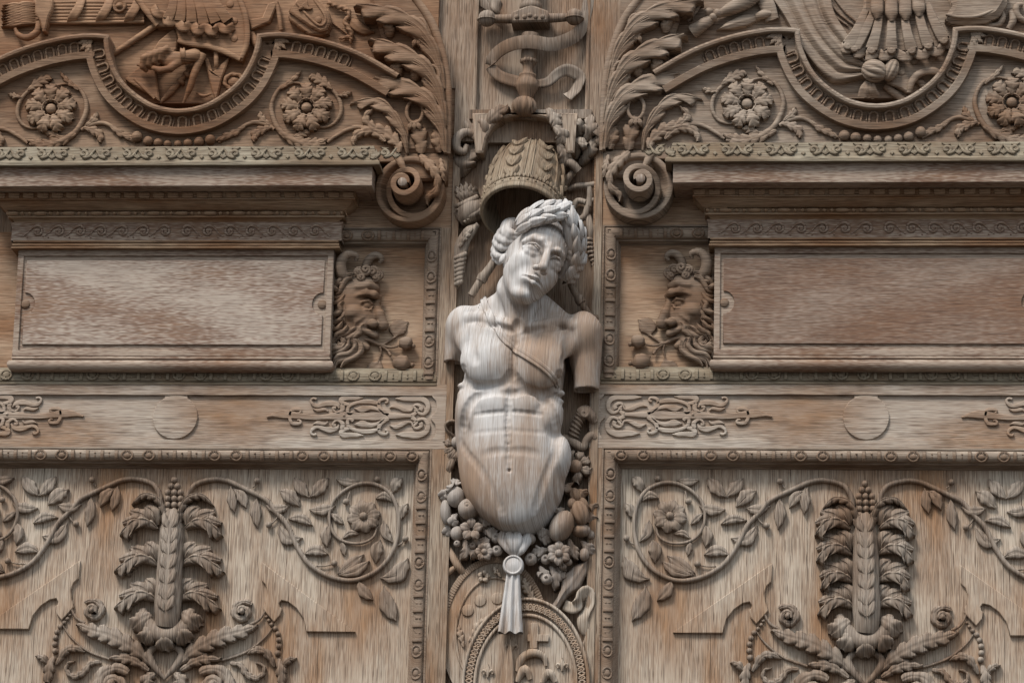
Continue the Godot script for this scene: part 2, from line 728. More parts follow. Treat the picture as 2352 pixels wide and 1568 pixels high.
func make_materials() -> void:
	n_fine = gray(0.55, 1024, 44, 11, 2)
	n_mid = gray(0.05, 1024, 130, 12, 4)
	n_patch = gray(0.0045, 1024, 1024, 13, 5)
	n_fleck = gray(0.22, 1024, 420, 14, 3)
	n_pore = gray(0.50, 1024, 76, 15, 1)
	var hb := PackedByteArray()
	hb.resize(1024 * 1024)
	for i in 1024 * 1024:
		hb[i] = clampi(int(n_fine[i] * 0.55 + n_pore[i] * 0.35 + n_fleck[i] * 0.2), 0, 255)
	var hm := Image.create_from_data(1024, 1024, false, Image.FORMAT_L8, hb)
	var mid := wood_image(c8(134, 106, 85), c8(184, 172, 158), c8(56, 43, 35), c8(162, 118, 80), 0.06, 0.72, 0.5, 0.2)
	var carve := wood_image(c8(110, 90, 74), c8(150, 138, 125), c8(48, 39, 33), c8(126, 96, 72), 0.03, 0.62, 0.5, 0.22)
	var pale := wood_image(c8(144, 124, 108), c8(188, 184, 180), c8(86, 74, 66), c8(156, 128, 104), 0.08, 0.40, 0.30, 0.14, 0.14)
	var tabl := wood_image(c8(118, 94, 80), c8(170, 156, 142), c8(74, 58, 49), c8(146, 114, 88), 0.06, 0.34, 0.4, 0.46)
	var tabr := wood_image(c8(112, 86, 70), c8(146, 129, 115), c8(64, 48, 40), c8(128, 94, 70), -0.02, 0.5, 0.5, 0.46)
	wood("panel", mid, hm, false, Color(1, 0.99, 0.97), 0.8, 0.09)
	wood("panel_warm", mid, hm, false, Color(1.0, 0.98, 0.95), 0.8, 0.09, 0.84, Vector3(0.22, 0.45, 0))
	wood("panel_grey", mid, hm, false, Color(0.98, 0.98, 0.97), 0.8, 0.09, 0.84, Vector3(0.71, 0.05, 0))
	wood("post", mid, hm, false, Color(0.88, 0.85, 0.82), 0.8, 0.09, 0.84, Vector3(0.37, 0.2, 0))
	wood("rail", mid, hm, true, Color(0.95, 0.95, 0.95), 0.8, 0.09, 0.84, Vector3(0.1, 0.31, 0))
	wood("ground", mid, hm, true, Color(0.94, 0.87, 0.80), 0.8, 0.05, 0.84, Vector3(0.6, 0.13, 0))
	wood("stile", mid, hm, false, Color(0.90, 0.88, 0.85), 0.8, 0.09, 0.84, Vector3(0.55, 0.1, 0))
	wood("carving", carve, hm, false, Color(1, 1, 1), 0.72, 0.05)
	wood("carving_flat", carve, hm, true, Color(1, 0.98, 0.96), 0.72, 0.05)
	wood("band", carve, hm, true, Color(0.93, 0.94, 0.90), 0.8, 0.05, 0.84, Vector3(0.3, 0.4, 0))
	wood("tiara", carve, hm, false, Color(1.0, 1.0, 0.96), 0.75, 0.05, 0.84, Vector3(0.15, 0.5, 0))
	wood("cornice", mid, hm, true, Color(0.86, 0.79, 0.71), 0.75, 0.05, 0.84, Vector3(0.2, 0.77, 0))
	wood("dark", carve, hm, true, Color(1.0, 0.86, 0.74), 0.7, 0.05, 0.84, Vector3(0.05, 0.66, 0))
	wood("pediment", carve, hm, true, Color(0.96, 0.87, 0.79), 0.72, 0.05, 0.84, Vector3(0.7, 0.2, 0))
	wood("pediment_grey", carve, hm, true, Color(1, 0.98, 0.96), 0.74, 0.05, 0.84, Vector3(0.45, 0.6, 0))
	wood("pale", pale, hm, false, Color(1, 1, 1), 0.75, 0.07)
	wood("silver", pale, hm, false, Color(0.84, 0.81, 0.78), 0.78, 0.06, 0.84, Vector3(0.4, 0.3, 0))
	wood("tablet_grey", tabl, hm, true, Color(1, 1, 1), 0.75, 0.04)
	wood("tablet_red", tabr, hm, true, Color(1, 1, 1), 0.75, 0.04)
	wood("fascia", tabl, hm, true, Color(0.93, 0.91, 0.89), 0.75, 0.04, 0.84, Vector3(0.2, 0.35, 0))

# ---------------------------------------------------------------- joinery
var FRAME := []

func mirrored(o: Node3D, label: String, dx := 0.0, dy := 5.0) -> Node3D:
	var c: Node3D = o.duplicate()
	c.name = numbered(String(o.name).rstrip("_0123456789"))
	add_child(c)
	c.position = Vector3(-o.position.x + dx * MM, o.position.y + dy * MM, o.position.z)
	c.scale = Vector3(-1, 1, 1)
	c.set_meta("label", label)
	return c

func slab(called: String, lo: Vector3, hi: Vector3, m: Material, parent: Node3D, label := "") -> MeshInstance3D:
	var g := Geo.new()
	g.box(lo, hi)
	return part(called, g, m, parent, label)

# the carved motifs that sit on the frame mouldings, in the moulding's own axes
var motif_bar: ArrayMesh
var motif_ring: ArrayMesh
var motif_dot: ArrayMesh
var motif_leaf: ArrayMesh

func torus_z(y: float, hw := 13.2, h := 8.0) -> float:
	return h * sqrt(maxf(0.0, 1.0 - y * y / (hw * hw)))

func make_motifs() -> void:
	var g := Geo.new()
	var p := PackedVector3Array()
	for i in 9:
		var y := -11.5 + 23.0 * i / 8
		p.append(Vector3(0, y, torus_z(y) - 0.6))
	strap(g, p, [3.8, 4.0, 3.8], 4.2, -2.0, 1.2)
	motif_bar = g.mesh()
	g = Geo.new()
	p = PackedVector3Array()
	for i in 17:
		var a := TAU * i / 16 + PI / 2
		var y := sin(a) * 10.5
		p.append(Vector3(cos(a) * 13.0, y, torus_z(y) + 0.6))
	tube(g, p, [2.6], 1.0, 6)
	bead(g, Vector3(0, -0.5, torus_z(0) - 1.0), Vector3(8.6, 6.6, 3.4), 6, 12)
	for s in [-1, 1]:
		var q := spiral(Vector3(s * 5.0, 7.2, torus_z(7.2) + 1.0), 4.2, 1.0, PI / 2 - s * 0.7, s * 1.1, 10)
		tube(g, q, [1.2, 1.0], 1.0, 5)
	motif_ring = g.mesh()
	g = Geo.new()
	bead(g, Vector3(0, 5.5, torus_z(5.5)), Vector3(2.5, 2.5, 2.2), 5, 8)
	p = PackedVector3Array([Vector3(0, 1.5, torus_z(1.5) + 0.2), Vector3(0, -2, torus_z(2) + 0.3), Vector3(0, -5.5, torus_z(5.5) + 0.2)])
	tube(g, p, [0.9, 1.5, 0.8], 1.0, 5)
	motif_dot = g.mesh()
	g = Geo.new()
	for s in [-1, 0, 1]:
		var q := smooth(PackedVector3Array([Vector3(0, -9, 5), Vector3(s * 5.0, 0, 8), Vector3(s * 9.0, 9, 4)]), 8)
		leaf(g, q, [1.5, 4.2, 0.4], 1.8, 1.0, 0.0)
	motif_leaf = g.mesh()

# motifs spaced along one straight run of the frame; inside = turn so that local -y points into the panel
func run_motifs(a: Vector3, b: Vector3, turn: float, parent: Node3D, m: Material, lead: float, wide := 1.0, tilt := 9.5) -> void:
	var len := a.distance_to(b)
	var d := (b - a) / len
	var cyc := [["ring", 0.0], ["ring", 50.0], ["bar", 76.0], ["dot", 93.0], ["bar", 110.0], ["dot", 127.0], ["bar", 144.0], ["dot", 160.0], ["bar", 177.0]]
	var k := 0
	while k < 12:
		for c in cyc:
			var s: float = lead + k * 202.0 + c[1]
			if s < 20 or s > len - 20:
				continue
			var p := a + d * s
			var mesh := motif_ring
			var n := "ring_ornament"
			if c[0] == "bar":
				mesh = motif_bar
				n = "cross_bar"
			elif c[0] == "dot":
				mesh = motif_dot
				n = "dot_ornament"
			var j := noise.get_noise_2d(p.x * 3.1, p.y * 3.3)
			place(n, mesh, m, parent, p, turn + j * 0.05, Vector3(1.0 + j * 0.06, (1.0 + j * 0.05) * wide, (1.0 + j * 0.25) * (0.62 if wide > 1.0 else 1.0)), deg_to_rad(tilt))
		k += 1

func door_leaf() -> Node3D:
	var t := thing("door_leaf", "left leaf of the carved oak double door, with its bleached blank tablet", "door", Vector3(-788, -900, 0))
	# panel grounds
	var w := [-1460.0, -1092.0, -868.0, -655.0, -440.0, -193.0]
	for i in 5:
		slab("panel_board", Vector3(w[i] + (0.4 if i else 0.0), -950, -30), Vector3(w[i + 1] - 0.4, -262, 0.0 + 0.3 * (i % 2)), M.panel, t)
	slab("side_panel", Vector3(-470, -112, -30), Vector3(-186, 262, 5), M.ground, t)
	slab("side_panel", Vector3(-1460, -112, -30), Vector3(-1140, 262, 5), M.ground, t)
	slab("back_board", Vector3(-1460, -960, -50), Vector3(-163, 1000, -31), M.panel, t)
	# rail: three boards round a sunk field
	slab("rail_board", Vector3(-1460, -137, -30), Vector3(-162, -111, 35), M.rail, t)
	slab("rail_board", Vector3(-1460, -262, -30), Vector3(-162, -243, 35), M.rail, t)
	slab("rail_field", Vector3(-1460, -244, -30), Vector3(-180, -136, 27.5), M.rail, t)
	var g := Geo.new()
	plate(g, PackedVector3Array([Vector3(-162, -137, 0), Vector3(-162, -243, 0), Vector3(-196, -243, 0), Vector3(-186, -232, 0), Vector3(-183, -218, 0), Vector3(-187, -203, 0), Vector3(-197, -192, 0), Vector3(-197, -188, 0), Vector3(-187, -177, 0), Vector3(-183, -163, 0), Vector3(-186, -149, 0), Vector3(-196, -137, 0)]), -30, 35, 1.0)
	part("rail_end", g, M.rail, t)
	# stile
	slab("stile", Vector3(-193, -950, -30), Vector3(-162.5, -262, 34.6), M.stile, t)
	slab("stile", Vector3(-186, -112, -30), Vector3(-162.5, 262, 34.6), M.stile, t)
	slab("stile_top", Vector3(-470, 262, -30), Vector3(-162.5, 640, 34.2), M.ground, t)
	# frame mouldings
	FRAME = [[-1.0, 20], [-1.0, 36.2], [2.6, 36.2], [2.8, 32], [4.6, 32], [4.8, 35.2]] + bulge(6.0, 35.0, 30.0, 31.0, 8.2) + [[30.6, 26], [34.5, 24], [34.8, 15], [37, 12.5], [37.3, 7], [41.5, 3], [41.7, -12]]
	g = Geo.new()
	var path := line(Vector3(-1460, -262, 0), Vector3(-193, -262, 0), 90)
	path.append_array(line(Vector3(-193, -262, 0), Vector3(-193, -950, 0), 60).slice(1))
	mould(g, FRAME, path)
	var fm := part("lower_moulding", g, M.carving_flat, t)
	run_motifs(Vector3(-1320, -262 - 18, 33.2), Vector3(-193, -262 - 18, 33.2), 0.0, fm, M.carving_flat, 24.0)
	run_motifs(Vector3(-193 - 18, -262, 33.2), Vector3(-193 - 18, -940, 33.2), -PI / 2, fm, M.carving, 62.0)
	place("mitre_leaf", motif_leaf, M.carving, fm, Vector3(-193 - 20, -262 - 20, 28), -PI / 4 * 3, Vector3(1.2, 1.3, 1.2))
	g = Geo.new()
	path = line(Vector3(-445, 262, 0), Vector3(-186, 262, 0), 24)
	path.append_array(line(Vector3(-186, 262, 0), Vector3(-186, -100, 0), 34).slice(1))
	path = path.slice(0, path.size())
	mould(g, FRAME, path)
	fm = part("upper_moulding", g, M.carving_flat, t)
	run_motifs(Vector3(-445, 244, 33.2), Vector3(-186, 244, 33.2), 0.0, fm, M.carving_flat, 40.0)
	run_motifs(Vector3(-204, 262, 33.2), Vector3(-204, -112, 33.2), -PI / 2, fm, M.carving, 70.0)
	g = Geo.new()
	var sill := [[-1.0, 20], [-1.0, 37.2], [3, 37.2], [3.4, 34.5], [5, 34.5]] + bulge(6, 35.5, 35, 28.0, 4.6) + [[36, 26], [41, 24.6], [41.5, 4]]
	mould(g, sill, line(Vector3(-186, -112, 0), Vector3(-1460, -112, 0), 90))
	var fs := part("sill_moulding", g, M.band, t)
	run_motifs(Vector3(-186, -91.5, 32.8), Vector3(-1300, -91.5, 32.8), PI, fs, M.band, -60.0, 1.1, 14.0)
	place("mitre_leaf", motif_leaf, M.carving, fm, Vector3(-206, 242, 28), -PI / 4 * 3, Vector3(1.2, 1.3, 1.2))
	place("mitre_leaf", motif_leaf, M.carving, fm, Vector3(-206, -92, 28), PI / 4 * 3, Vector3(1.2, 1.3, 1.2))
	arabesque(t)
	# disc with its neck on the rail
	g = Geo.new()
	var c := at("O", 1612, 985, 33)
	plate(g, circle(c, 52, 48), 20, 33.5, 1.2)
	g.box(Vector3(c.x - 26, c.y + 42, 20), Vector3(c.x + 26, -136, 32.6))
	part("disc", g, M.rail, t, "plain raised disc")
	return t

func arab_side(t: Node3D, flipx: bool, cx: float) -> void:
	var o := Geo.new()
	var z := 27.5
	var paths := [
		[[412, 665, 520, 640, 620, 640, 740, 655, 900, 672, 1160, 655, 1400, 662, 1620, 655, 1850, 655], [3, 9, 7, 6, 9, 8, 9, 7, 5]],
		[[1850, 655, 1900, 610, 1870, 560, 1905, 545, 1945, 570, 1935, 600], [6, 5, 4, 5, 6]],
		[[1870, 600, 1960, 640, 2010, 590, 2000, 520, 1930, 480, 1830, 480, 1690, 485], [3, 5, 6, 7, 8, 7, 3]],
		[[1630, 575, 1700, 560, 1790, 600, 1850, 600, 1860, 560], [2, 6, 6, 4, 3]],
		[[1620, 645, 1540, 590, 1525, 520, 1560, 490, 1605, 490, 1610, 520, 1585, 525], [6, 6, 6, 5, 5, 4, 4]],
		[[1535, 540, 1440, 515, 1320, 520, 1230, 560, 1215, 620, 1240, 640, 1270, 615], [4, 6, 6, 5, 5, 5, 5]],
		[[1230, 545, 1170, 530, 1150, 500, 1180, 480, 1280, 480, 1370, 475], [5, 6, 7, 6, 6, 2]],
		[[1160, 540, 1165, 590, 1120, 625, 1080, 605, 1070, 575, 1100, 575], [6, 6, 5, 4, 4, 5]],
		[[1130, 580, 1100, 540, 1020, 530, 920, 560, 870, 540, 850, 500, 880, 480, 905, 490], [3, 6, 7, 6, 5, 5, 4, 4]],
		[[870, 585, 920, 600, 990, 590, 1020, 610], [2, 5, 5, 3]],
		[[1280, 580, 1360, 590, 1450, 575, 1530, 600, 1580, 640], [3, 8, 6, 5, 4]],
		[[640, 650, 660, 600, 710, 590, 750, 600, 740, 625, 715, 625], [5, 5, 5, 5, 4, 3]],
	]
	for q in paths:
		for s in [1, -1]:
			var p := PackedVector3Array()
			var cc: Array = q[0]
			for i in range(0, cc.size(), 2):
				var yy: float = 662.0 + (cc[i + 1] - 662.0) * s
				var w := at("P", cc[i], yy, z)
				if flipx:
					w.x = 2.0 * cx - w.x
				p.append(w)
			if q == paths[0] and s == -1:
				continue
			var hw := []
			for h in q[1]:
				hw.append(pow(h / 6.0, 1.5) * 5.2)
			strap(o, smooth(p, 26), hw, 5.6 - 0.25 * s, z - 3.0, 1.4)
	var b := at("P", 1180, 650, z)
	if flipx:
		b.x = 2.0 * cx - b.x
	bead(o, b + Vector3(0, 0, 4), Vector3(4, 4, 4))
	part("arabesque", o, M.rail, t, "flat strapwork scrolls ending in an arrow point")

func arabesque(t: Node3D) -> void:
	arab_side(t, false, 0)
	arab_side(t, true, -788.0)

# ---------------------------------------------------------------- tablet with its cornice
func ret(g: Geo, prof: Array, u0: float, u1: float, z_wall: float, wob := 0.4) -> void:
	g.zf = 1.0
	# horizontal moulding whose ends are mitred and return to the wall: the further it stands out the longer it is
	var pr := prof
	var runs := []
	var cur := [pr[0]]
	for k in range(1, pr.size()):
		cur.append(pr[k])
		if k < pr.size() - 1:
			var d1 := Vector2(pr[k][0] - pr[k - 1][0], pr[k][1] - pr[k - 1][1])
			var d2 := Vector2(pr[k + 1][0] - pr[k][0], pr[k + 1][1] - pr[k][1])
			if absf(rad_to_deg(d1.angle_to(d2))) > 28.0:
				runs.append(cur)
				cur = [pr[k]]
	runs.append(cur)
	for r in runs:
		var o := PackedVector3Array()
		var nx := 70
		for i in nx + 1:
			for q in r:
				var e: float = q[1] - z_wall
				var u := lerpf(u0 - e, u1 + e, float(i) / nx)
				var w := noise.get_noise_3d(u * 0.8, q[0] * 2.0, q[1]) * wob
				o.append(Vector3(u, q[0] + w * 0.7, q[1] + w))
		g.grid(o, nx + 1, r.size(), false, true)
		for side in 2:
			var s := PackedVector3Array()
			for q in r:
				var e: float = q[1] - z_wall
				var u := u0 - e if side == 0 else u1 + e
				s.append(Vector3(u, q[0], q[1]))
				s.append(Vector3(u, q[0], 0))
			g.grid(s, r.size(), 2, false, side == 1)

const TU0 := -1171.0
const TU1 := -431.0

func tablet() -> Node3D:
	var t := thing("tablet", "blank tablet bleached silvery grey, beside the satyr facing right", "tablet", Vector3(-801, -84, 5), "", "")
	var g := Geo.new()
	g.box(Vector3(TU0, -60, 0), Vector3(TU1, 204, 49.5))
	part("backing_board", g, M.fascia, t)
	# raised border
	var z0 := 48.0
	for b in [[TU0, 189.5, TU1, 204.2], [TU0, -51.0, TU1, -37.0], [TU0, -37.0, TU0 + 13.5, 189.5], [TU1 - 13.5, -37.0, TU1, 189.5]]:
		g = Geo.new()
		plate(g, PackedVector3Array([Vector3(b[0], b[1], 0), Vector3(b[2], b[1], 0), Vector3(b[2], b[3], 0), Vector3(b[0], b[3], 0)]), z0, 55.0, 1.0)
		part("border_strip", g, M.fascia, t)
	# field with round bites at both ends
	var f := PackedVector3Array()
	var x0 := TU0 + 21.0
	var x1 := TU1 - 21.0
	var y0 := -23.0
	var y1 := 178.0
	var my := 74.0
	f.append(Vector3(x0, y0, 0))
	for i in 13:
		var a := -PI / 2 + PI * i / 12
		f.append(Vector3(x0 + cos(a) * 25.0, my + sin(a) * 27.0, 0))
	f.append(Vector3(x0, y1, 0))
	f.append(Vector3(x1, y1, 0))
	for i in 13:
		var a := PI / 2 + PI * i / 12
		f.append(Vector3(x1 + cos(a) * 25.0, my + sin(a) * 27.0, 0))
	f.append(Vector3(x1, y0, 0))
	g = Geo.new()
	plate(g, f, z0, 54.2, 1.0)
	part("field", g, M.tablet_grey, t, "wide empty field")
	for x in [x0 + 2.0, x1 - 2.0]:
		g = Geo.new()
		lathe(g, Vector3(x, my, 49), Vector3(0, 0, 1), [[0.01, 5.5], [6, 5.2], [9.5, 3.6], [10.5, 2.0], [11, 0.2], [13.5, 0.2], [13.6, -0.5]], 24)
		part("button", g, M.carving_flat, t)
	g = Geo.new()
	ret(g, [[-51, 50], [-51, 53], [-54, 56], [-57, 56], [-57.5, 51], [-60.5, 51], [-61, 56]] + bulge(-61.5, 56, -85.5, 52, 10.0) + [[-86, 40], [-87, 6]], TU0, TU1, 55.0)
	part("torus_moulding", g, M.fascia, t)
	return t

var mesh_cache := {}

func pediment() -> Node3D:
	var t := thing("pediment", "swan-necked oak pediment and cornice over the bleached tablet, beneath the pelta shield", "pediment", Vector3(-801, 204, 30))
	var g := Geo.new()
	# necking and frieze
	ret(g, [[223.5, 60], [223.0, 66.5], [219.5, 66.5], [219, 62], [215.5, 61.5], [215, 67.5], [211, 68.5], [210.5, 65], [207, 70], [203.8, 70], [203.5, 30]], TU0, TU1, 55.0)
	part("necking", g, M.cornice, t)
	g = Geo.new()
	ret(g, [[267.5, 66], [262, 63.5], [255, 62.0], [240, 62.0], [223.6, 63.0]], TU0, TU1, 45.0)
	var fr := part("frieze", g, M.fascia, t)
	var wave := Geo.new()
	var sp := smooth(PackedVector3Array([Vector3(-34, -12, 0), Vector3(-22, -4, 0), Vector3(-12, 8, 0), Vector3(-2, 12, 0)]), 10)
	sp.append_array(spiral(Vector3(0, 0, 0), 12.2, 2.4, PI / 2 - 0.1, -1.6, 30))
	tube(wave, sp, [0.8, 3.0, 2.8, 2.5, 2.0], 1.0, 6)
	bead(wave, Vector3(0, 0, 0), Vector3(3, 3, 2.5), 5, 8)
	bead(wave, Vector3(-22, -13, 0), Vector3(2, 2, 1.6), 5, 8)
	var wm := wave.mesh()
	for i in 7:
		var sx := 50.0
		place("wave_scroll", wm, M.fascia, fr, Vector3(TU0 - 10 + 54 + i * sx, 246, 63.4), 0.0, Vector3(1.08, 1.12, 1.0))
		place("wave_scroll", wm, M.fascia, fr, Vector3(TU1 + 10 - 54 - i * sx, 246, 63.4), 0.0, Vector3(-1.08, 1.12, 1.0))
	# bead and reel
	g = Geo.new()
	ret(g, [[290.5, 80], [289.5, 76], [279, 73], [278.5, 79.5], [275, 79.5], [274.5, 72], [271, 68], [267.3, 66]], TU0, TU1, 55.0)
	var bm := part("bead_moulding", g, M.cornice, t)
	var long_b := Geo.new()
	lathe(long_b, Vector3(-15, 0, 0), Vector3(1, 0, 0), [[0.1, 0], [3.2, 1.2], [4.6, 5], [4.9, 15], [4.6, 25], [3.2, 28.8], [0.1, 30]], 10)
	var long_m := long_b.mesh()
	var sb := Geo.new()
	bead(sb, Vector3.ZERO, Vector3(4.4, 4.5, 4.5), 6, 10)
	var small_m := sb.mesh()
	var x := TU0 - 14.0
	while x < TU1 + 12:
		place("long_bead", long_m, M.cornice, bm, Vector3(x, 284.3, 80.5))
		for q in [24.0, 41.0]:
			if x + q < TU1 + 20:
				place("round_bead", small_m, M.cornice, bm, Vector3(x + q, 284.3, 80.5))
		x += 66.5
	# ovolo and tongue row
	g = Geo.new()
	ret(g, [[312.5, 107], [309.5, 107], [309, 102]] + bulge(308.5, 101, 291, 81, 3.0), TU0, TU1, 55.0)
	part("ovolo", g, M.cornice, t)
	g = Geo.new()
	ret(g, [[328, 108], [312.6, 104.5]], TU0, TU1, 55.0)
	var dm := part("tongue_moulding", g, M.cornice, t)
	var tg := Geo.new()
	plate(tg, PackedVector3Array([Vector3(-13, 7, 0), Vector3(13, 7, 0), Vector3(13, -4, 0), Vector3(9, -7.5, 0), Vector3(-9, -7.5, 0), Vector3(-13, -4, 0)]), -2, 3.4, 1.2)
	bead(tg, Vector3(0, 4, 3.4), Vector3(2.2, 2.2, 1.6), 4, 8)
	var tm := tg.mesh()
	x = TU0 - 40.0
	while x < TU1 + 46:
		place("tongue", tm, M.cornice, dm, Vector3(x, 320, 107.2), 0.0, Vector3.ONE, 0.2)
		x += 34.0
	# corona: soffit and fascia
	g = Geo.new()
	ret(g, [[374, 150], [372.5, 150.4], [351, 150.2], [329.5, 150.5], [328, 148.5], [327.8, 140], [326.5, 139], [327.5, 104]], TU0, TU1, 55.0)
	part("fascia", g, M.fascia, t)
	# crowning scroll band
	g = Geo.new()
	ret(g, [[424.5, 120], [424.5, 148], [423.5, 149.5], [415, 151.5], [400, 155.5], [389, 160], [386, 161], [383, 164.5], [378, 165.5], [374.5, 165], [373.5, 151]], TU0, TU1, 52.0)
	var bd := part("scroll_band", g, M.band, t)
	var sc := Geo.new()
	for s in [-1, 1]:
		var q := smooth(PackedVector3Array([Vector3(s * 50, 12, 0), Vector3(s * 44, 2, 0), Vector3(s * 38, -9, 0), Vector3(s * 26, -14, 0)]), 10)
		q.append_array(spiral(Vector3(s * 23, -2.0, 0), 12.5, 3.0, -PI / 2, s * -1.25 * -1.0, 26))
		tube(sc, q, [2.4, 4.2, 4.4, 3.8, 2.6], 1.0, 7)
		bead(sc, Vector3(s * 23, -2, 0), Vector3(3.4, 3.4, 3.4), 5, 8)
		var l := smooth(PackedVector3Array([Vector3(s * 32, 12, 0), Vector3(s * 22, 11, 0), Vector3(s * 12, 15, 0)]), 8)
		leaf(sc, l, [1.0, 3.2, 0.4], 2.0, 1.0, -3.0)
	for a in [-0.7, -0.35, 0.0, 0.35, 0.7]:
		var l := smooth(PackedVector3Array([Vector3(50, -16, 0), Vector3(50 + sin(a) * 10.0, -16 + cos(a) * 10.0, 0), Vector3(50 + sin(a) * 17.0, -17 + cos(a) * 17.0, 0)]), 6)
		leaf(sc, l, [1.0, 2.4, 0.5], 2.4, 1.0, -3.0)
	plate(sc, PackedVector3Array([Vector3(-5, -11, 0), Vector3(0, -6, 0), Vector3(5, -11, 0), Vector3(0, -17, 0)]), -2, 3, 1.2)
	var scm := sc.mesh()
	x = TU0 - 60.0
	while x < TU1 + 105:
		place("scroll_pair", scm, M.band, bd, Vector3(x, 406, 156.4), 0.0, Vector3.ONE, -0.30)
		x += 100.0
	for q in [TU1 + 104.0, TU0 - 104.0]:
		var lf := Geo.new()
		for a in [-1.9, -1.2, -0.6, 0.0, 0.6]:
			var l := smooth(PackedVector3Array([Vector3(0, -14, 0), Vector3(sin(a) * 10.0, -10 + cos(a) * 10.0, 1), Vector3(sin(a) * 15.0, -8 + cos(a) * 19.0, 0)]), 8)
			leaf(lf, l, [1.5, 5.0, 0.6], 3, 1.6, -4.0)
		place("corner_leaf", lf.mesh(), M.band, bd, Vector3(q, 404, 156), 0.0, Vector3.ONE, -0.30)
	# field above the band and the swan-necked rim
	var rp := rim_path()
	var fo := PackedVector3Array([Vector3(-1460, 405, 0)])
	fo.append(Vector3(-1460, rp[0].y - 20.0, 0))
	for i in range(1, rp.size() - 1, 2):
		var d := (rp[i + 1] - rp[i - 1]).normalized()
		var nn2 := Vector3(d.y, -d.x, 0)
		var near_corner := false
		for cu in rim_corners:
			if rp[i].distance_to(cu) < 34.0:
				near_corner = true
		if not near_corner:
			fo.append(rp[i] + nn2 * 26.0)
	fo.append(Vector3(-262, rp[rp.size() - 1].y - 40.0, 0))
	fo.append(Vector3(-262, 405, 0))
	g = Geo.new()
	g.zf = 1.0
	plate(g, fo, 10, 90, 1.0)
	part("field", g, M.pediment, t)
	g = Geo.new()
	mould(g, [[-1.0, 60], [-1.0, 120], [1, 124], [5, 126], [10, 125], [12, 122], [12.6, 108], [15, 104], [22, 102.5], [32, 102.5], [39.5, 104.5], [41, 111], [43, 114.5], [58, 112.5], [58.8, 111], [59, 80]], rp, 0.6)
	var rim := part("rim_moulding", g, M.pediment, t)
	# tongues set along the rim
	var ug := Geo.new()
	var up := PackedVector3Array([Vector3(-8.5, -12.5, 0), Vector3(-8.8, 2, 0)])
	for i in 7:
		var a := PI - PI * i / 6
		up.append(Vector3(cos(a) * 8.8, 4.0 + sin(a) * 8.0, 0))
	up.append(Vector3(8.8, 2, 0))
	up.append(Vector3(8.5, -12.5, 0))
	tube(ug, smooth(up, 22), [3.0], 1.2, 6)
	tube(ug, PackedVector3Array([Vector3(15, -11, -0.6), Vector3(15, 0, -0.3), Vector3(15, 10, -0.6)]), [2.4, 1.8, 0.8], 1.0, 6)
	var um := ug.mesh()
	var dist := 0.0
	var nxt := 24.0
	for i in range(1, rp.size()):
		var seg := rp[i].distance_to(rp[i - 1])
		while dist + seg > nxt:
			var p := rp[i - 1].lerp(rp[i], (nxt - dist) / seg)
			var d := (rp[i] - rp[i - 1]).normalized()
			var n := Vector3(d.y, -d.x, 0)
			var ok := true
			for cu in rim_corners:
				if p.distance_to(cu) < 46.0:
					ok = false
			if ok and p.x < -395.0:
				place("tongue", um, M.pediment, rim, p + n * 27.0 + Vector3(0, 0, 105.5), atan2(d.y, d.x), Vector3(1.05, 1.05, 1.3))
			nxt += 31.0
		dist += seg
	for cu in rim_corners:
		for a in [-0.5, 0.0, 0.5]:
			var lf := Geo.new()
			var dirn := Vector3(signf(cu.x + 806.0), -1, 0).normalized().rotated(Vector3(0, 0, 1), a)
			var st: Vector3 = cu + Vector3(signf(cu.x + 806.0), -1, 0).normalized() * 16.0
			acanthus(lf, smooth(PackedVector3Array([st + Vector3(0, 0, 112), st + dirn * 18.0 + Vector3(0, 0, 114), st + dirn * 38.0 + Vector3(0, 0, 111)]), 10), [3, 7, 1], 3, 2.5, 1.5, 104)
			part("mitre_leaf", lf, M.pediment, rim)
	return t

var rim_corners := []
func rim_path() -> PackedVector3Array:
	var z := 122.0
	var arc := smooth(pts("B", [400, 290, 560, 292, 760, 322, 960, 372, 1160, 442, 1330, 525, 1560, 660], z), 30)
	var sc := smooth(pts("A", [968, 275, 972, 400, 996, 520, 1066, 680, 1170, 800, 1330, 912, 1480, 962, 1600, 974], z), 30)
	var cx := sc[sc.size() - 1].x
	var cor := arc[0]
	var o := PackedVector3Array()
	var left := PackedVector3Array()
	for p in arc:
		left.append(Vector3(2 * cx - p.x, p.y, 0))
	left.reverse()
	o.append_array(left)
	for i in range(1, sc.size()):
		o.append(Vector3(sc[i].x, sc[i].y, 0))
	for i in range(sc.size() - 2, 0, -1):
		o.append(Vector3(2 * cx - sc[i].x, sc[i].y, 0))
	for p in arc:
		o.append(Vector3(p.x, p.y, 0))
	rim_corners = [Vector3(2 * cx - cor.x, cor.y, 0), Vector3(cor.x, cor.y, 0)]
	return o

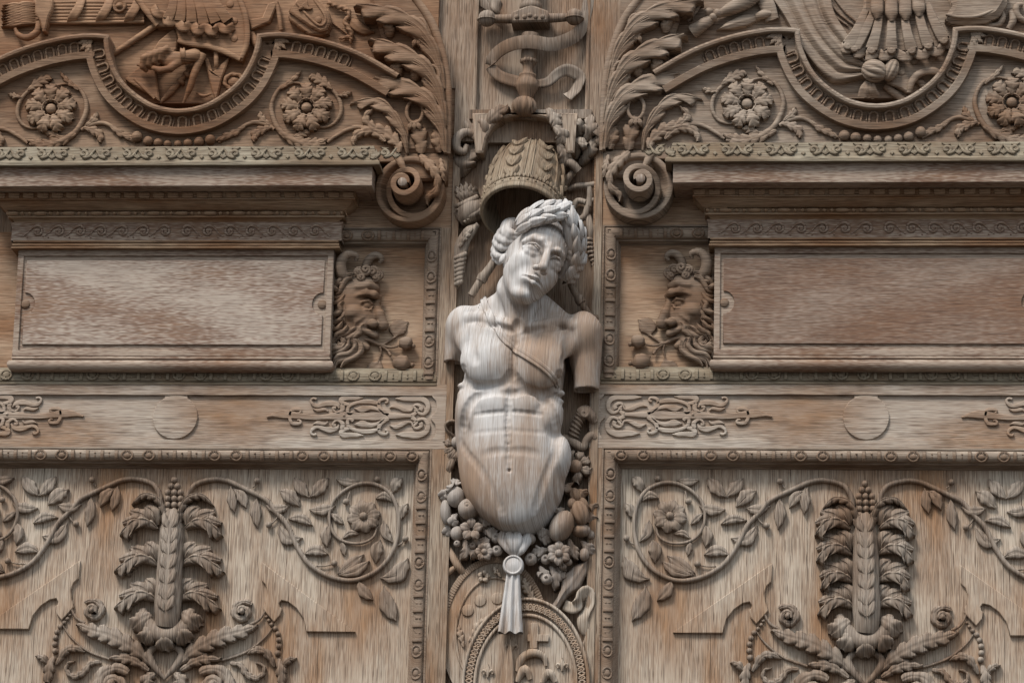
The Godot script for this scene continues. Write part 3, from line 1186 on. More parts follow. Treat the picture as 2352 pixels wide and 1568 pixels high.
# ---------------------------------------------------------------- centre post
func centre_post() -> Node3D:
	var t := thing("centre_post", "upright oak post between the two door leaves, behind the carved figure", "post", Vector3(12, -950, 0))
	slab("niche_board", Vector3(-146, -950, -30), Vector3(170, 470, 8), M.post, t)
	slab("edge_strip", Vector3(-161.5, -950, -30), Vector3(-146, 470, 38), M.stile, t)
	slab("edge_strip", Vector3(170, -950, -30), Vector3(186, 470, 38), M.stile, t)
	# upper half: wide stiles with a sunk panel
	var l := at("C", 352, 400, 42).x
	var r := at("C", 1135, 400, 42).x
	slab("upper_stile", Vector3(-161.5, 470, -30), Vector3(l, 1000, 42), M.post, t)
	slab("upper_stile", Vector3(r, 470, -30), Vector3(186, 1000, 42), M.post, t)
	slab("upper_wing", Vector3(-204, 600, -30), Vector3(-161.9, 1000, 41), M.post, t)
	slab("upper_wing", Vector3(186.4, 600, -30), Vector3(226, 1000, 41), M.post, t)
	slab("back_board", Vector3(-230, -960, -45), Vector3(240, 1000, -31), M.post, t)
	slab("upper_panel", Vector3(l, 470, -30), Vector3(r, 1000, 30), M.post, t)
	for x in [l, r]:
		var g := Geo.new()
		var p := line(Vector3(x, 505, 0), Vector3(x, 1000, 0), 30)
		mould(g, [[-5, 38], [-4, 45], [0, 46.5], [4, 45], [5, 38]], p, 0.8)
		part("panel_bead", g, M.post, t)
	var yb := at("C", 700, 770, 44).y
	var hg := Geo.new()
	hg.zf = 1.0
	plate(hg, pts("C", [330, 785, 1060, 785, 1040, 1060, 985, 1060, 965, 960, 920, 880, 840, 820, 690, 792, 550, 820, 470, 880, 425, 960, 405, 1060, 350, 1060], 70), 0, 70, 4)
	part("hood", hg, M.post, t)
	slab("shelf", Vector3(l - 10, yb - 22, 0), Vector3(r + 12, yb, 52), M.carving, t)
	return t

# ---------------------------------------------------------------- the figure
func gp(c: Array, z: Array) -> PackedVector3Array:
	var o := PackedVector3Array()
	for i in range(0, c.size(), 2):
		o.append(at("G", c[i], c[i + 1], z[mini(i / 2, z.size() - 1)]))
	return o

func gg(x: float, y: float, z: float) -> Vector3:
	return at("G", x, y, z)

var head_frame := Transform3D()

func surf_z(s: Sdf, p: Vector3, z0: float) -> float:
	var z := z0
	for i in 40:
		var q := Vector3(p.x, p.y, z)
		var l := s.near(q, 60.0)
		var d := 30.0 if l.is_empty() else s.eval(q, l)
		if d < 0.3:
			break
		z -= minf(d * 0.8, 20.0)
	return z

# path in survey points laid on the body's skin: the ray from the drawing is followed down to the surface
func on_skin(s: Sdf, reg: String, c: Array, n: int, lift := 0.0) -> PackedVector3Array:
	var o := PackedVector3Array()
	for p in smooth(pts(reg, c, 0), n):
		var d := (cam_pos - p).normalized()
		var t := 330.0
		for i in 60:
			var q := p + d * t
			var l := s.near(q, 70.0)
			var e := 40.0 if l.is_empty() else s.eval(q, l)
			if e < 0.3 or t < 0:
				break
			t -= minf(e * 0.7 + 0.1, 25.0)
		o.append(p + d * (t + lift))
	return o

func set_head() -> void:
	var b := Basis(Vector3(0, 0, 1), deg_to_rad(-27)) * Basis(Vector3(0, 1, 0), deg_to_rad(25)) * Basis(Vector3(1, 0, 0), deg_to_rad(-13))
	b = b.scaled(Vector3.ONE * 1.05)
	var e := b * Vector3(0, 0, 78)
	var zc := 104.0
	head_frame = Transform3D(b, at("F", 1122, 838, zc + e.z) - e)

func skin_groove(s: Sdf, c: Array, depth: float, w: float, n := 10, reg := "G") -> void:
	s.groove(on_skin(s, reg, c, n, 0.0), depth, w)

func torso(s: Sdf) -> void:
	# trunk masses
	s.ell(gg(520, 490, 60), Vector3(122, 132, 72), 10)
	s.ell(gg(490, 870, 62), Vector3(120, 170, 67), 34)
	s.ell(gg(520, 1200, 60), Vector3(116, 112, 68), 34)
	s.ell(gg(545, 1330, 56), Vector3(104, 84, 66), 30)
	s.ell(gg(585, 1490, 46), Vector3(66, 52, 54), 24)
	s.ell(gg(530, 250, 62), Vector3(112, 50, 52), 26)
	# shoulders, trapezius, neck
	s.ell(gg(180, 190, 66), Vector3(36, 50, 46), 22)
	s.ell(gg(1015, 240, 68), Vector3(38, 54, 48), 22)
	s.cap(gg(280, 140, 56), gg(520, 0, 58), 30, 34, 22)
	s.cap(gg(900, 200, 54), gg(690, 40, 58), 28, 34, 22)
	var hn := head_frame * Vector3(2, -58, -26)
	s.cap(gg(585, 170, 66), hn, 44, 44, 16)
	# arms, cut through above the elbow
	s.cap(gg(165, 180, 62), gg(112, 460, 46), 34, 24, 14)
	s.cap(gg(1035, 230, 64), gg(1030, 640, 60), 38, 32, 14)
	# chest
	s.ell(gg(345, 430, 120), Vector3(62, 54, 28), 9)
	s.ell(gg(700, 450, 122), Vector3(64, 58, 28), 9)
	s.ell(gg(290, 290, 102), Vector3(52, 40, 28), 18)
	s.ell(gg(780, 310, 102), Vector3(60, 42, 28), 18)
	# armpits
	s.ell(gg(140, 500, 84), Vector3(13, 40, 40), 12, -1)
	s.ell(gg(915, 560, 92), Vector3(12, 46, 46), 12, -1)
	# stumps cut off
	s.ell(gg(100, 545, 46), Vector3(48, 40, 70), 2, -1)
	s.ell(gg(1040, 770, 60), Vector3(70, 52, 80), 2, -1)
	s.ell(gg(112, 432, 44), Vector3(17, 8, 17), 2, -1)
	s.ell(gg(1032, 612, 58), Vector3(24, 9, 24), 2, -1)
	# belly muscles
	for r in [[390, 715, 600, 720, 122, 34, 23], [365, 850, 605, 850, 114, 42, 32], [375, 985, 610, 985, 112, 42, 34]]:
		s.ell(gg(r[0], r[1], r[4]), Vector3(r[5], r[6], 12), 12)
		s.ell(gg(r[2], r[3], r[4]), Vector3(r[5], r[6], 12), 12)
	s.ell(gg(515, 1200, 104), Vector3(88, 118, 27), 34)
	s.ell(gg(862, 1090, 78), Vector3(23, 46, 38), 20)
	s.ell(gg(215, 760, 92), Vector3(28, 46, 34), 18)
	s.ell(gg(790, 800, 92), Vector3(28, 42, 34), 18)
	for k in 4:
		s.ell(gg(842 - k * 8, 650 + k * 60, 92 - k * 2), Vector3(15, 8, 14), 6)
		s.ell(gg(185 + k * 4, 600 + k * 60, 92), Vector3(15, 8, 14), 7)
	# carved lines
	skin_groove(s, [175, 480, 200, 555, 270, 596, 380, 600, 470, 582, 512, 520], 7.0, 15.0)
	skin_groove(s, [545, 540, 590, 610, 680, 634, 770, 646, 830, 600, 858, 520], 7.0, 15.0)
	skin_groove(s, [545, 260, 530, 400, 525, 520, 505, 650], 5.0, 12.0)
	skin_groove(s, [505, 650, 490, 780, 490, 900, 495, 1040, 500, 1150], 4.5, 11.0)
	skin_groove(s, [515, 650, 430, 636, 330, 650, 250, 690, 195, 780, 180, 880], 5.0, 14.0)
	skin_groove(s, [500, 660, 580, 640, 680, 660, 760, 720, 810, 800, 830, 870], 5.0, 14.0)
	skin_groove(s, [270, 799, 380, 785, 490, 778, 600, 783, 720, 797], 2.2, 8.0)
	skin_groove(s, [260, 926, 380, 914, 490, 910, 600, 914, 740, 926], 0.8, 9.0)
	skin_groove(s, [160, 985, 205, 1065, 262, 1130, 330, 1220, 390, 1340, 450, 1470], 1.7, 13.0, 14)
	skin_groove(s, [852, 945, 825, 1060, 785, 1150, 745, 1250, 710, 1360, 680, 1470], 1.7, 13.0, 14)
	skin_groove(s, [330, 1070, 420, 1052, 500, 1056, 600, 1050, 690, 1070], 1.4, 14.0)
	skin_groove(s, [530, 360, 527, 420, 521, 520], 4.0, 3.6)
	skin_groove(s, [486, 780, 484, 900, 494, 1000, 498, 1060], 4.0, 3.6)
	skin_groove(s, [560, 190, 430, 150, 310, 118, 215, 120], -6.0, 17.0)
	skin_groove(s, [590, 196, 720, 172, 850, 148, 945, 172], -6.0, 17.0)
	skin_groove(s, [540, 215, 430, 185, 300, 160], 4.0, 14.0)
	skin_groove(s, [600, 222, 740, 200, 880, 190], 4.0, 14.0)
	skin_groove(s, [568, 190, 560, 160], 9.0, 15.0)
	skin_groove(s, [545, 180, 500, 60, 440, -80], -6.0, 17.0)
	skin_groove(s, [590, 185, 660, 70, 720, -10], -5.0, 16.0)
	skin_groove(s, [235, 200, 230, 330, 260, 420], 4.0, 16.0)
	skin_groove(s, [915, 220, 905, 340, 880, 450], 4.0, 16.0)
	s.ell(gg(500, 1184, 140), Vector3(4, 4, 9), 6, -1)

func head(s: Sdf) -> void:
	s.frame = head_frame
	s.ell(Vector3(0, 40, -16), Vector3(68, 88, 82), 8)
	s.ell(Vector3(0, -24, 22), Vector3(54, 80, 60), 14)
	s.ell(Vector3(0, 34, 42), Vector3(58, 46, 44), 14)
	for k in [-1.0, 1.0]:
		s.cap(Vector3(k * 35, -44, 18), Vector3(k * 14, -94, 48), 16, 14, 18)
		s.ell(Vector3(k * 33, -34, 48), Vector3(22, 28, 22), 18)
		s.ell(Vector3(k * 32, -25, 53), Vector3(21, 13, 19), 14)
	s.ell(Vector3(0, -99, 60), Vector3(18, 14, 18), 13)
	s.ell(Vector3(0, -64, 62), Vector3(31, 25, 24), 14)
	for k in [-1.0, 1.0]:
		s.chain(PackedVector3Array([Vector3(k * 51, 12, 53), Vector3(k * 38, 25, 71), Vector3(k * 22, 24, 83), Vector3(k * 9, 15, 86)]), [3.2, 3.6, 4.2, 5], 9)
	s.cap(Vector3(0, 22, 81), Vector3(0, -36, 104), 8.5, 9.5, 7)
	s.ell(Vector3(0, -40, 104), Vector3(9.5, 8.5, 10), 6)
	for k in [-1.0, 1.0]:
		s.ell(Vector3(k * 10, -43, 93), Vector3(8, 6.5, 10), 5)
		s.ell(Vector3(k * 28, 6, 96), Vector3(19, 14, 17), 7, -1)
		s.ell(Vector3(k * 14, 4, 92), Vector3(6, 9, 10), 6, -1)
	for k in [-1.0, 1.0]:
		s.ell(Vector3(k * 30, 0.5, 66), Vector3(17, 10.5, 15.5), 1.5)
		s.chain(PackedVector3Array([Vector3(k * 48, -3, 64), Vector3(k * 43, 6, 74), Vector3(k * 31, 10.5, 81), Vector3(k * 20, 8, 82), Vector3(k * 12, -2, 77)]), [1.8, 2.6, 3.0, 2.8, 1.6], 1.2)
		s.chain(PackedVector3Array([Vector3(k * 46, -6, 64), Vector3(k * 38, -11.5, 71), Vector3(k * 26, -11.5, 74.5), Vector3(k * 14, -5, 74)]), [2.2, 2.8, 2.8, 2.0], 8)
		s.groove(PackedVector3Array([Vector3(k * 50, 4, 68), Vector3(k * 42, 13, 78), Vector3(k * 31, 17, 84), Vector3(k * 19, 13, 86)]), 2.6, 4.5)
		s.groove(PackedVector3Array([Vector3(k * 47, -1, 70), Vector3(k * 41, 3.5, 77), Vector3(k * 31, 7, 81), Vector3(k * 21, 5, 81), Vector3(k * 14, -3, 77)]), 1.8, 2.8)
		var cc := Vector3(k * 29 + 2.0, 1, 81.5)
		var rg := PackedVector3Array()
		for i in 9:
			rg.append(cc + Vector3(cos(TAU * i / 8) * 6.0, sin(TAU * i / 8) * 6.0, -1.0))
		s.groove(rg, 1.8, 2.6)
		s.ell(cc + Vector3(0, 0.5, 1), Vector3(2.6, 2.6, 4), 1.0, -1)
		s.ell(Vector3(k * 5.5, -49.5, 102), Vector3(4.4, 3.6, 7), 2, -1)
	# mouth
	s.ell(Vector3(0, -68, 76), Vector3(25, 12, 16), 8)
	for k in [-1.0, 1.0]:
		s.cap(Vector3(k * 2, -62, 94), Vector3(k * 22, -67.5, 80), 4.7, 2.2, 2.5)
		s.cap(Vector3(k * 1, -75.5, 91), Vector3(k * 19, -70, 80), 5.6, 2.4, 2.5)
	s.cap(Vector3(-17, -68.6, 87), Vector3(17, -68.6, 87), 3.0, 3.0, 1.5, -1)
	s.groove(PackedVector3Array([Vector3(-26, -68.5, 76), Vector3(-13, -68, 89), Vector3(0, -69, 95), Vector3(13, -68, 89), Vector3(26, -68.5, 76)]), 4.5, 4.2)
	s.groove(PackedVector3Array([Vector3(0, -50, 95), Vector3(0, -58, 96)]), 2.5, 5.0)
	s.groove(PackedVector3Array([Vector3(-15, -85, 80), Vector3(0, -87, 84), Vector3(15, -85, 80)]), 4.0, 8.0)
	# ear lobe peeping out below the head cloth
	s.ell(Vector3(-62, -24, 2), Vector3(7, 13, 9), 3)
	# fringe of hair along the brow
	for i in 13:
		var a := -1.0 + 2.0 * i / 12
		s.groove(PackedVector3Array([Vector3(sin(a) * 60, 46 + 6.0 * cos(a * 2.0), cos(a) * 52 + 34), Vector3(sin(a) * 62, 68, cos(a) * 50 + 26)]), -2.6, 5.5)
	s.frame = Transform3D()

func figure() -> Node3D:
	set_head()
	var t := thing("carved_figure", "pale weathered armless male torso with laurel-crowned head tilted aside, fixed to the centre post", "statue", Vector3(20, -440, 8))
	var s := Sdf.new()
	torso(s)
	head(s)
	var g := Geo.new()
	s.mesh_into(g, Vector3(-175, -470, 6), Vector3(215, 330, 240), 2.2)
	part("body", g, M.pale, t)
	# shoulder strap
	g = Geo.new()
	var p := on_skin(s, "G", [322, -6, 350, 80, 400, 172, 455, 255, 530, 332, 640, 402, 740, 472, 800, 532, 838, 605], 44, 0.0)
	var gm := Geo.new()
	strap_on(gm, s, p, [8.0, 9.0, 9.0, 8.5, 7.5, 5.5], 5.5)
	part("shoulder_strap", gm, M.pale, t)
	wreath(t, s)
	return t

# strap that follows the skin: its section lies across the way and along the line of sight to the skin
func strap_on(g: Geo, sk: Sdf, p: PackedVector3Array, hw: Array, h: float) -> void:
	var n := p.size()
	var o := PackedVector3Array()
	for i in n:
		var t := (p[mini(i + 1, n - 1)] - p[maxi(i - 1, 0)]).normalized()
		var l := sk.near(p[i], 60.0)
		var up := Vector3(sk.eval(p[i] + Vector3(4, 0, 0), l) - sk.eval(p[i] - Vector3(4, 0, 0), l), sk.eval(p[i] + Vector3(0, 4, 0), l) - sk.eval(p[i] - Vector3(0, 4, 0), l), sk.eval(p[i] + Vector3(0, 0, 4), l) - sk.eval(p[i] - Vector3(0, 0, 4), l)).normalized()
		var s := up.cross(t).normalized()
		up = t.cross(s).normalized()
		var w := along(hw, float(i) / (n - 1))
		for q in [[-w, -6.0], [-w, h - 1.4], [-w + 1.6, h], [-w * 0.3, h], [-w * 0.18, h - 1.3], [0.0, h - 1.3], [w * 0.1, h], [w - 1.6, h], [w, h - 1.4], [w, -6.0]]:
			o.append(p[i] + s * q[0] + up * q[1])
	g.grid(o, n, 10, false, false)

func leaf3(g: Geo, base: Vector3, dir: Vector3, up: Vector3, len: float, w: float, lift := 3.0) -> void:
	# laurel leaf lying on a curved surface
	var s := up.cross(dir).normalized()
	var u := dir.cross(s).normalized()
	var o := PackedVector3Array()
	for i in 9:
		var f := i / 8.0
		var hw := w * pow(sin(PI * pow(f, 0.85)), 0.75) + 0.3
		var c := base + dir * len * f + u * (lift * sin(PI * f * 0.8) + 1.2)
		for j in 7:
			var q := j / 3.0 - 1.0
			var z := (1.0 - q * q) * 2.6 - 1.5 * exp(-q * q * 16.0)
			if j == 0 or j == 6:
				z = -4.5
				q *= 1.0
			o.append(c + s * q * hw + u * z)
	g.grid(o, 9, 7, false, false)

func wreath(t: Node3D, s: Sdf) -> void:
	var wr := Node3D.new()
	wr.name = "laurel_wreath"
	t.add_child(wr)
	# underlying band over the hair
	var f := head_frame
	for k in [-1.0, 1.0]:
		var way := PackedVector3Array([Vector3(0, 128, 58), Vector3(k * 20, 98, 70), Vector3(k * 40, 80, 66), Vector3(k * 56, 60, 52), Vector3(k * 64, 44, 38)])
		if k > 0:
			way = PackedVector3Array([Vector3(0, 128, 58), Vector3(20, 98, 70), Vector3(42, 78, 64), Vector3(60, 50, 46), Vector3(68, 22, 30), Vector3(70, 0, 20)])
		way = smooth(way, 30)
		var g := Geo.new()
		var wp := PackedVector3Array()
		for q in way:
			wp.append(f * q)
		tube(g, wp, [6, 15, 20, 21, 20, 14], 1.0, 10)
		part("wreath_band", g, M.pale, wr)
		var cnt := 5 if k < 0 else 6
		for i in cnt:
			for r in [-1.3, -0.2, 0.95]:
				var fi := 30.0 * (i + 0.55 + (0.35 if absf(r) > 1.0 else 0.0)) / cnt
				var ii := clampi(int(fi), 1, 29)
				var c := way[ii]
				var dir := (way[ii - 1] - way[ii + 1]).normalized()
				var outw := Vector3(c.x, (c.y - 40.0) * 0.6, c.z + 10.0).normalized()
				outw = (outw - dir * outw.dot(dir)).normalized()
				var side := outw.cross(dir).normalized()
				var rad: float = along([6, 15, 20, 21, 20, 14], ii / 30.0)
				var o: Vector3 = (outw * cos(r * 0.62) + side * sin(r * 0.62)).normalized()
				var b := c + o * (rad * 0.92) - dir * 15.0
				var pull := clampf(1.0 - ii / 12.0, 0.0, 1.0)
				var d2: Vector3 = (dir + side * sin(r) * (0.2 - 0.5 * pull)).normalized()
				g = Geo.new()
				leaf3(g, f * b, (f.basis * d2).normalized(), (f.basis * (o + side * 0.12 * sin(i * 2.3 + r))).normalized(), 50.0 + 5.0 * sin(i * 1.7 + r * 3.0), 11.5, 7.5)
				part("leaf", g, M.pale, wr)
	# cloth bound round the head, gathered at both sides
	var cl := Node3D.new()
	cl.name = "head_cloth"
	t.add_child(cl)
	var folds := [
		[[800, 470, 740, 560, 760, 600, 880, 610], [104, 118, 134, 150], [9, 15, 13, 6]],
		[[745, 520, 690, 590, 760, 640, 870, 660], [92, 112, 130, 142], [10, 16, 13, 7]],
		[[700, 560, 640, 640, 700, 690, 850, 700], [82, 100, 120, 134], [10, 15, 14, 7]],
		[[660, 610, 605, 690, 660, 760, 800, 760], [74, 88, 108, 124], [9, 13, 13, 7]],
		[[640, 690, 590, 770, 625, 850, 740, 830], [68, 80, 96, 116], [8, 12, 12, 7]],
		[[600, 720, 585, 840, 640, 905, 730, 870], [60, 70, 84, 104], [7, 10, 11, 6]],
		[[1360, 800, 1440, 830, 1500, 800, 1540, 740], [130, 118, 104, 92], [8, 13, 13, 8]],
		[[1360, 860, 1440, 900, 1520, 900, 1545, 840], [124, 112, 98, 86], [8, 13, 14, 9]],
		[[1350, 920, 1420, 960, 1490, 970, 1520, 920], [116, 104, 92, 80], [8, 12, 13, 8]],
		[[1330, 990, 1390, 1030, 1450, 1060, 1470, 1020], [104, 94, 84, 74], [7, 11, 11, 6]],
		[[1310, 1060, 1370, 1100, 1420, 1110, 1440, 1080], [92, 82, 74, 66], [6, 9, 9, 5]],
	]
	var cs := Sdf.new()
	cs.cap(at("F", 770, 560, 92), at("F", 690, 780, 78), 26, 22, 10)
	cs.cap(at("F", 1400, 860, 92), at("F", 1430, 1000, 80), 18, 14, 8)
	for q in folds:
		var p := PackedVector3Array()
		var c: Array = q[0]
		for i in range(0, c.size(), 2):
			p.append(at("F", c[i], c[i + 1], q[1][i / 2]))
		var rr := []
		for x in q[2]:
			rr.append(x * 0.62)
		cs.chain(smooth(p, 6), [rr[0], rr[1], rr[1], rr[2], rr[2], rr[3], rr[3]], 5.0)
	var g2 := Geo.new()
	cs.mesh_into(g2, at("F", 560, 1150, 60) - Vector3(10, 10, 60), at("F", 1080, 420, 140) + Vector3(0, 10, 50), 2.6)
	part("gathered_cloth", g2, M.pale, cl)
	g2 = Geo.new()
	cs.mesh_into(g2, at("F", 1081, 1150, 60) - Vector3(0, 10, 60), at("F", 1580, 420, 140) + Vector3(10, 10, 50), 2.6)
	part("gathered_cloth", g2, M.pale, cl)

# ---------------------------------------------------------------- trophies on the centre post
# a thin band of cloth or leather; 'wv' is the way its width lies
func ribbon(g: Geo, p: PackedVector3Array, wv: Array, hw: Array, th := 2.5) -> void:
	var n := p.size()
	var o := PackedVector3Array()
	for i in n:
		var f := float(i) / (n - 1)
		var k := mini(int(f * (wv.size() - 1)), maxi(wv.size() - 2, 0))
		var w: Vector3 = wv[0] if wv.size() == 1 else wv[k].lerp(wv[k + 1], f * (wv.size() - 1) - k)
		var t := (p[mini(i + 1, n - 1)] - p[maxi(i - 1, 0)]).normalized()
		w = (w - t * w.dot(t)).normalized()
		var u := t.cross(w).normalized() * th
		var h := along(hw, f)
		for q in [[-1.0, -1.0], [-1.0, 1.0], [-0.5, 1.25], [0.0, 1.0], [0.5, 1.25], [1.0, 1.0], [1.0, -1.0], [0.0, -1.0]]:
			o.append(p[i] + w * h * q[0] + u * q[1])
	g.grid(o, n, 8, true, false)
	g.fan(o.slice(0, 8), p[0], true)
	g.fan(o.slice((n - 1) * 8), p[n - 1], false)

func pz(reg: String, c: Array) -> PackedVector3Array:
	var o := PackedVector3Array()
	for i in range(0, c.size(), 3):
		o.append(at(reg, c[i], c[i + 1], c[i + 2]))
	return o

func fluted(g: Geo, c: Vector3, r: Vector3, n: int, depth: float, tilt := Basis()) -> void:
	var o := PackedVector3Array()
	var nv := n * 6
	for i in 13:
		var a := PI * i / 12
		for j in nv:
			var b := TAU * j / nv
			var k := 1.0 - depth * pow(absf(cos(b * n * 0.5)), 6.0) * sin(a)
			o.append(c + tilt * Vector3(r.x * sin(a) * cos(b) * k, r.y * cos(a), r.z * sin(a) * sin(b) * k))
	g.grid(o, 13, nv, true, true)

func tiara() -> void:
	var m: Material = M.tiara
	var c := at("C", 668, 1500, 92)
	var ax := Vector3(0.06, cos(deg_to_rad(30)), -sin(deg_to_rad(30))).normalized()
	var t := thing("tiara", "carved beehive crown with a dark hollow opening, hung above the laurel-crowned head", "crown", c)
	var g := Geo.new()
	lathe(g, c, ax, [[0.1, 216], [40, 205], [64, 178], [77, 146], [84, 100], [86, 60], [86, 0], [92, -1], [95, 2], [95, 10], [93, 12], [93, 15], [95, 17], [95, 27], [92, 29], [90, 34], [90, 70], [88, 110], [81, 150], [68, 184], [44, 212], [0.1, 226]], 56)
	part("shell", g, m, t)
	# studs and little crown leaves along the rim
	var s := ax.cross(Vector3(0, 0, 1)).normalized()
	var u := s.cross(ax)
	for i in 40:
		var a := -0.45 + (PI + 0.9) * i / 39.0
		var o := s * cos(a) + u * sin(a)
		var q := c + ax * 22.0 + o * 95.0
		g = Geo.new()
		if i % 2 == 0:
			bead(g, q, Vector3(3.2, 3.2, 3.2), 5, 8)
			part("stud", g, m, t)
		g = Geo.new()
		leaf3(g, c + ax * 29.0 + o * 92.0, (ax * 1.0 - o * 0.05).normalized(), o, 17.0 if i % 2 == 0 else 12.0, 5.0, 2.0)
		part("crown_leaf", g, m, t)
	# ribs and leaf scrolls over the dome
	var prof := [[90.5, 34.0], [90.5, 70.0], [88.5, 110.0], [81.5, 150.0], [68.5, 184.0], [45.0, 212.0]]
	for k in [-0.95, -0.12, 0.72]:
		var a: float = PI / 2 + k
		for e in ([-0.09, 0.09] if absf(k) < 0.3 else [0.0]):
			g = Geo.new()
			var w := PackedVector3Array()
			for q in prof:
				var o: Vector3 = s * cos(a + e) + u * sin(a + e)
				w.append(c + ax * q[1] + o * q[0])
			tube(g, smooth(w, 14), [2.6, 2.6, 2.2], 1.0, 6)
			part("rib", g, m, t)
	for k in [-0.55, 0.3, 1.15, -1.35]:
		for h in 4:
			for sd in [-1.0, 1.0]:
				var a: float = PI / 2 + k
				var o: Vector3 = s * cos(a) + u * sin(a)
				var tang := ax.cross(o)
				var q0: Array = prof[mini(h, 4)]
				var q1: Array = prof[mini(h + 1, 5)]
				var b: Vector3 = c + ax * q0[1] + o * (q0[0] + 0.4)
				var d: Vector3 = (ax * (q1[1] - q0[1]) + o * (q1[0] - q0[0])).normalized()
				g = Geo.new()
				leaf3(g, b, (d * 0.9 + tang * sd * 0.5).normalized(), o, 38.0, 7.0, 3.5)
				part("scroll_leaf", g, m, t)

func sceptre() -> void:
	var m: Material = M.carving
	var t := thing("sceptre", "carved upright sceptre with knobbed crossguard and fluted pommel, on the upper post panel", "sceptre", at("C", 690, 745, 40))
	var g := Geo.new()
	var ax := (at("C", 735, 100, 62) - at("C", 690, 745, 66)).normalized()
	var b := Basis(Vector3(0, 0, 1), atan2(-ax.x, ax.y))
	fluted(g, at("C", 692, 742, 66), Vector3(30, 25, 28), 11, 0.16, b)
	part("pommel", g, m, t)
	g = Geo.new()
	var c := at("C", 705, 690, 62)
	lathe(g, c, ax, [[0.1, -4], [14, -2], [16, 4], [19, 14], [26, 26], [27, 34], [23, 46], [18, 52], [20, 56], [20, 60], [13, 64], [12, 74], [14, 84], [18, 88], [17, 94], [18, 100], [20, 130], [22, 150], [21, 160]], 28)
	part("grip", g, m, t)
	g = Geo.new()
	for i in 7:
		var a := PI * (i + 0.5) / 7.0
		bead(g, c + ax * 92.0 + Vector3(cos(a) * 17.0, 0, sin(a) * 17.0), Vector3(4.5, 6, 4.5), 6, 8)
	part("collar_leaves", g, m, t)
	g = Geo.new()
	var hc := at("C", 735, 130, 66)
	plate(g, PackedVector3Array([hc + Vector3(-43, -16, 0), hc + Vector3(43, -14, 0), hc + Vector3(43, 12, 0), hc + Vector3(2, 28, 0), hc + Vector3(-43, 10, 0)]), 30, 88, 4)
	part("hilt_block", g, m, t)
	g = Geo.new()
	for e in [-30, -12, 0, 14, 30]:
		bead(g, hc + Vector3(e, -3 + (4 if e == 0 else 0), 22), Vector3(6, 6, 4), 6, 10)
	part("jewels", g, m, t)
	g = Geo.new()
	tube(g, pz("C", [420, 130, 60, 560, 132, 60, 735, 128, 60, 900, 125, 60, 1050, 118, 60]), [9, 11, 13, 11, 9], 1.0, 12)
	part("crossguard", g, m, t)
	for q in [[432, 128], [1042, 118]]:
		g = Geo.new()
		bead(g, at("C", q[0], q[1], 62), Vector3(21, 20, 21), 10, 16)
		lathe(g, at("C", q[0], q[1], 62) + Vector3(0, -4, 0), Vector3(0, 1, 0), [[20, -2], [23, -1], [23, 2], [20, 3]], 20)
		part("guard_knob", g, m, t)
	g = Geo.new()
	lathe(g, hc + Vector3(0, 24, -4), Vector3(0, 1, 0), [[24, 0], [27, 4], [26, 12], [23, 16], [22, 60], [20, 160]], 24)
	part("shaft", g, m, t)
	t = thing("ribbon", "long carved ribbon winding round the sceptre shaft", "ribbon", at("C", 640, 600, 34))
	g = Geo.new()
	ribbon(g, smooth(pz("C", [1150, -60, 40, 1130, 60, 44, 1090, 200, 52, 1010, 270, 62, 880, 310, 82, 730, 290, 90, 600, 310, 78, 500, 370, 56, 455, 450, 46, 520, 530, 46, 660, 575, 50]), 50), [Vector3(-0.6, 0.6, 0), Vector3(0.1, 1, 0.1), Vector3(0, 1, 0.2), Vector3(-0.3, 1, 0.1), Vector3(0.5, 1, 0)], [12, 13, 16, 16, 15, 13, 14])
	part("winding_band", g, m, t)
	g = Geo.new()
	ribbon(g, smooth(pz("C", [780, 585, 50, 860, 570, 54, 930, 510, 58, 1000, 490, 48, 1080, 540, 42, 1050, 630, 44, 990, 680, 50]), 34), [Vector3(0, 1, 0), Vector3(0.1, 1, 0.2), Vector3(0.5, 0.9, 0.2), Vector3(1, 0.2, 0)], [10, 12, 15, 14, 14])
	part("loose_end", g, m, t)
	g = Geo.new()
	ribbon(g, smooth(pz("C", [470, -20, 60, 500, 40, 66, 520, 70, 56, 430, 20, 42, 360, -30, 36]), 24), [Vector3(0.2, 1, 0), Vector3(0.2, 1, 0.2)], [14, 14])
	part("loose_end", g, m, t)

func acleaf(t: Node3D, reg: String, c: Array, hw: Array, lobes: int, m: Material, ground := 8.0, called := "leaf", sides := 0, dome := 5.0, ridge := 3.5) -> void:
	var g := Geo.new()
	acanthus(g, smooth(pz(reg, c), 24), hw, lobes, dome, ridge, ground, 0.55, sides)
	part(called, g, m, t)

func bar(t: Node3D, called: String, reg: String, c: Array, r: Array, m: Material, flat := 1.0, n := 24, seg := 9, twist := 0.0) -> void:
	var g := Geo.new()
	tube(g, smooth(pz(reg, c), n), r, flat, seg, twist)
	part(called, g, m, t)

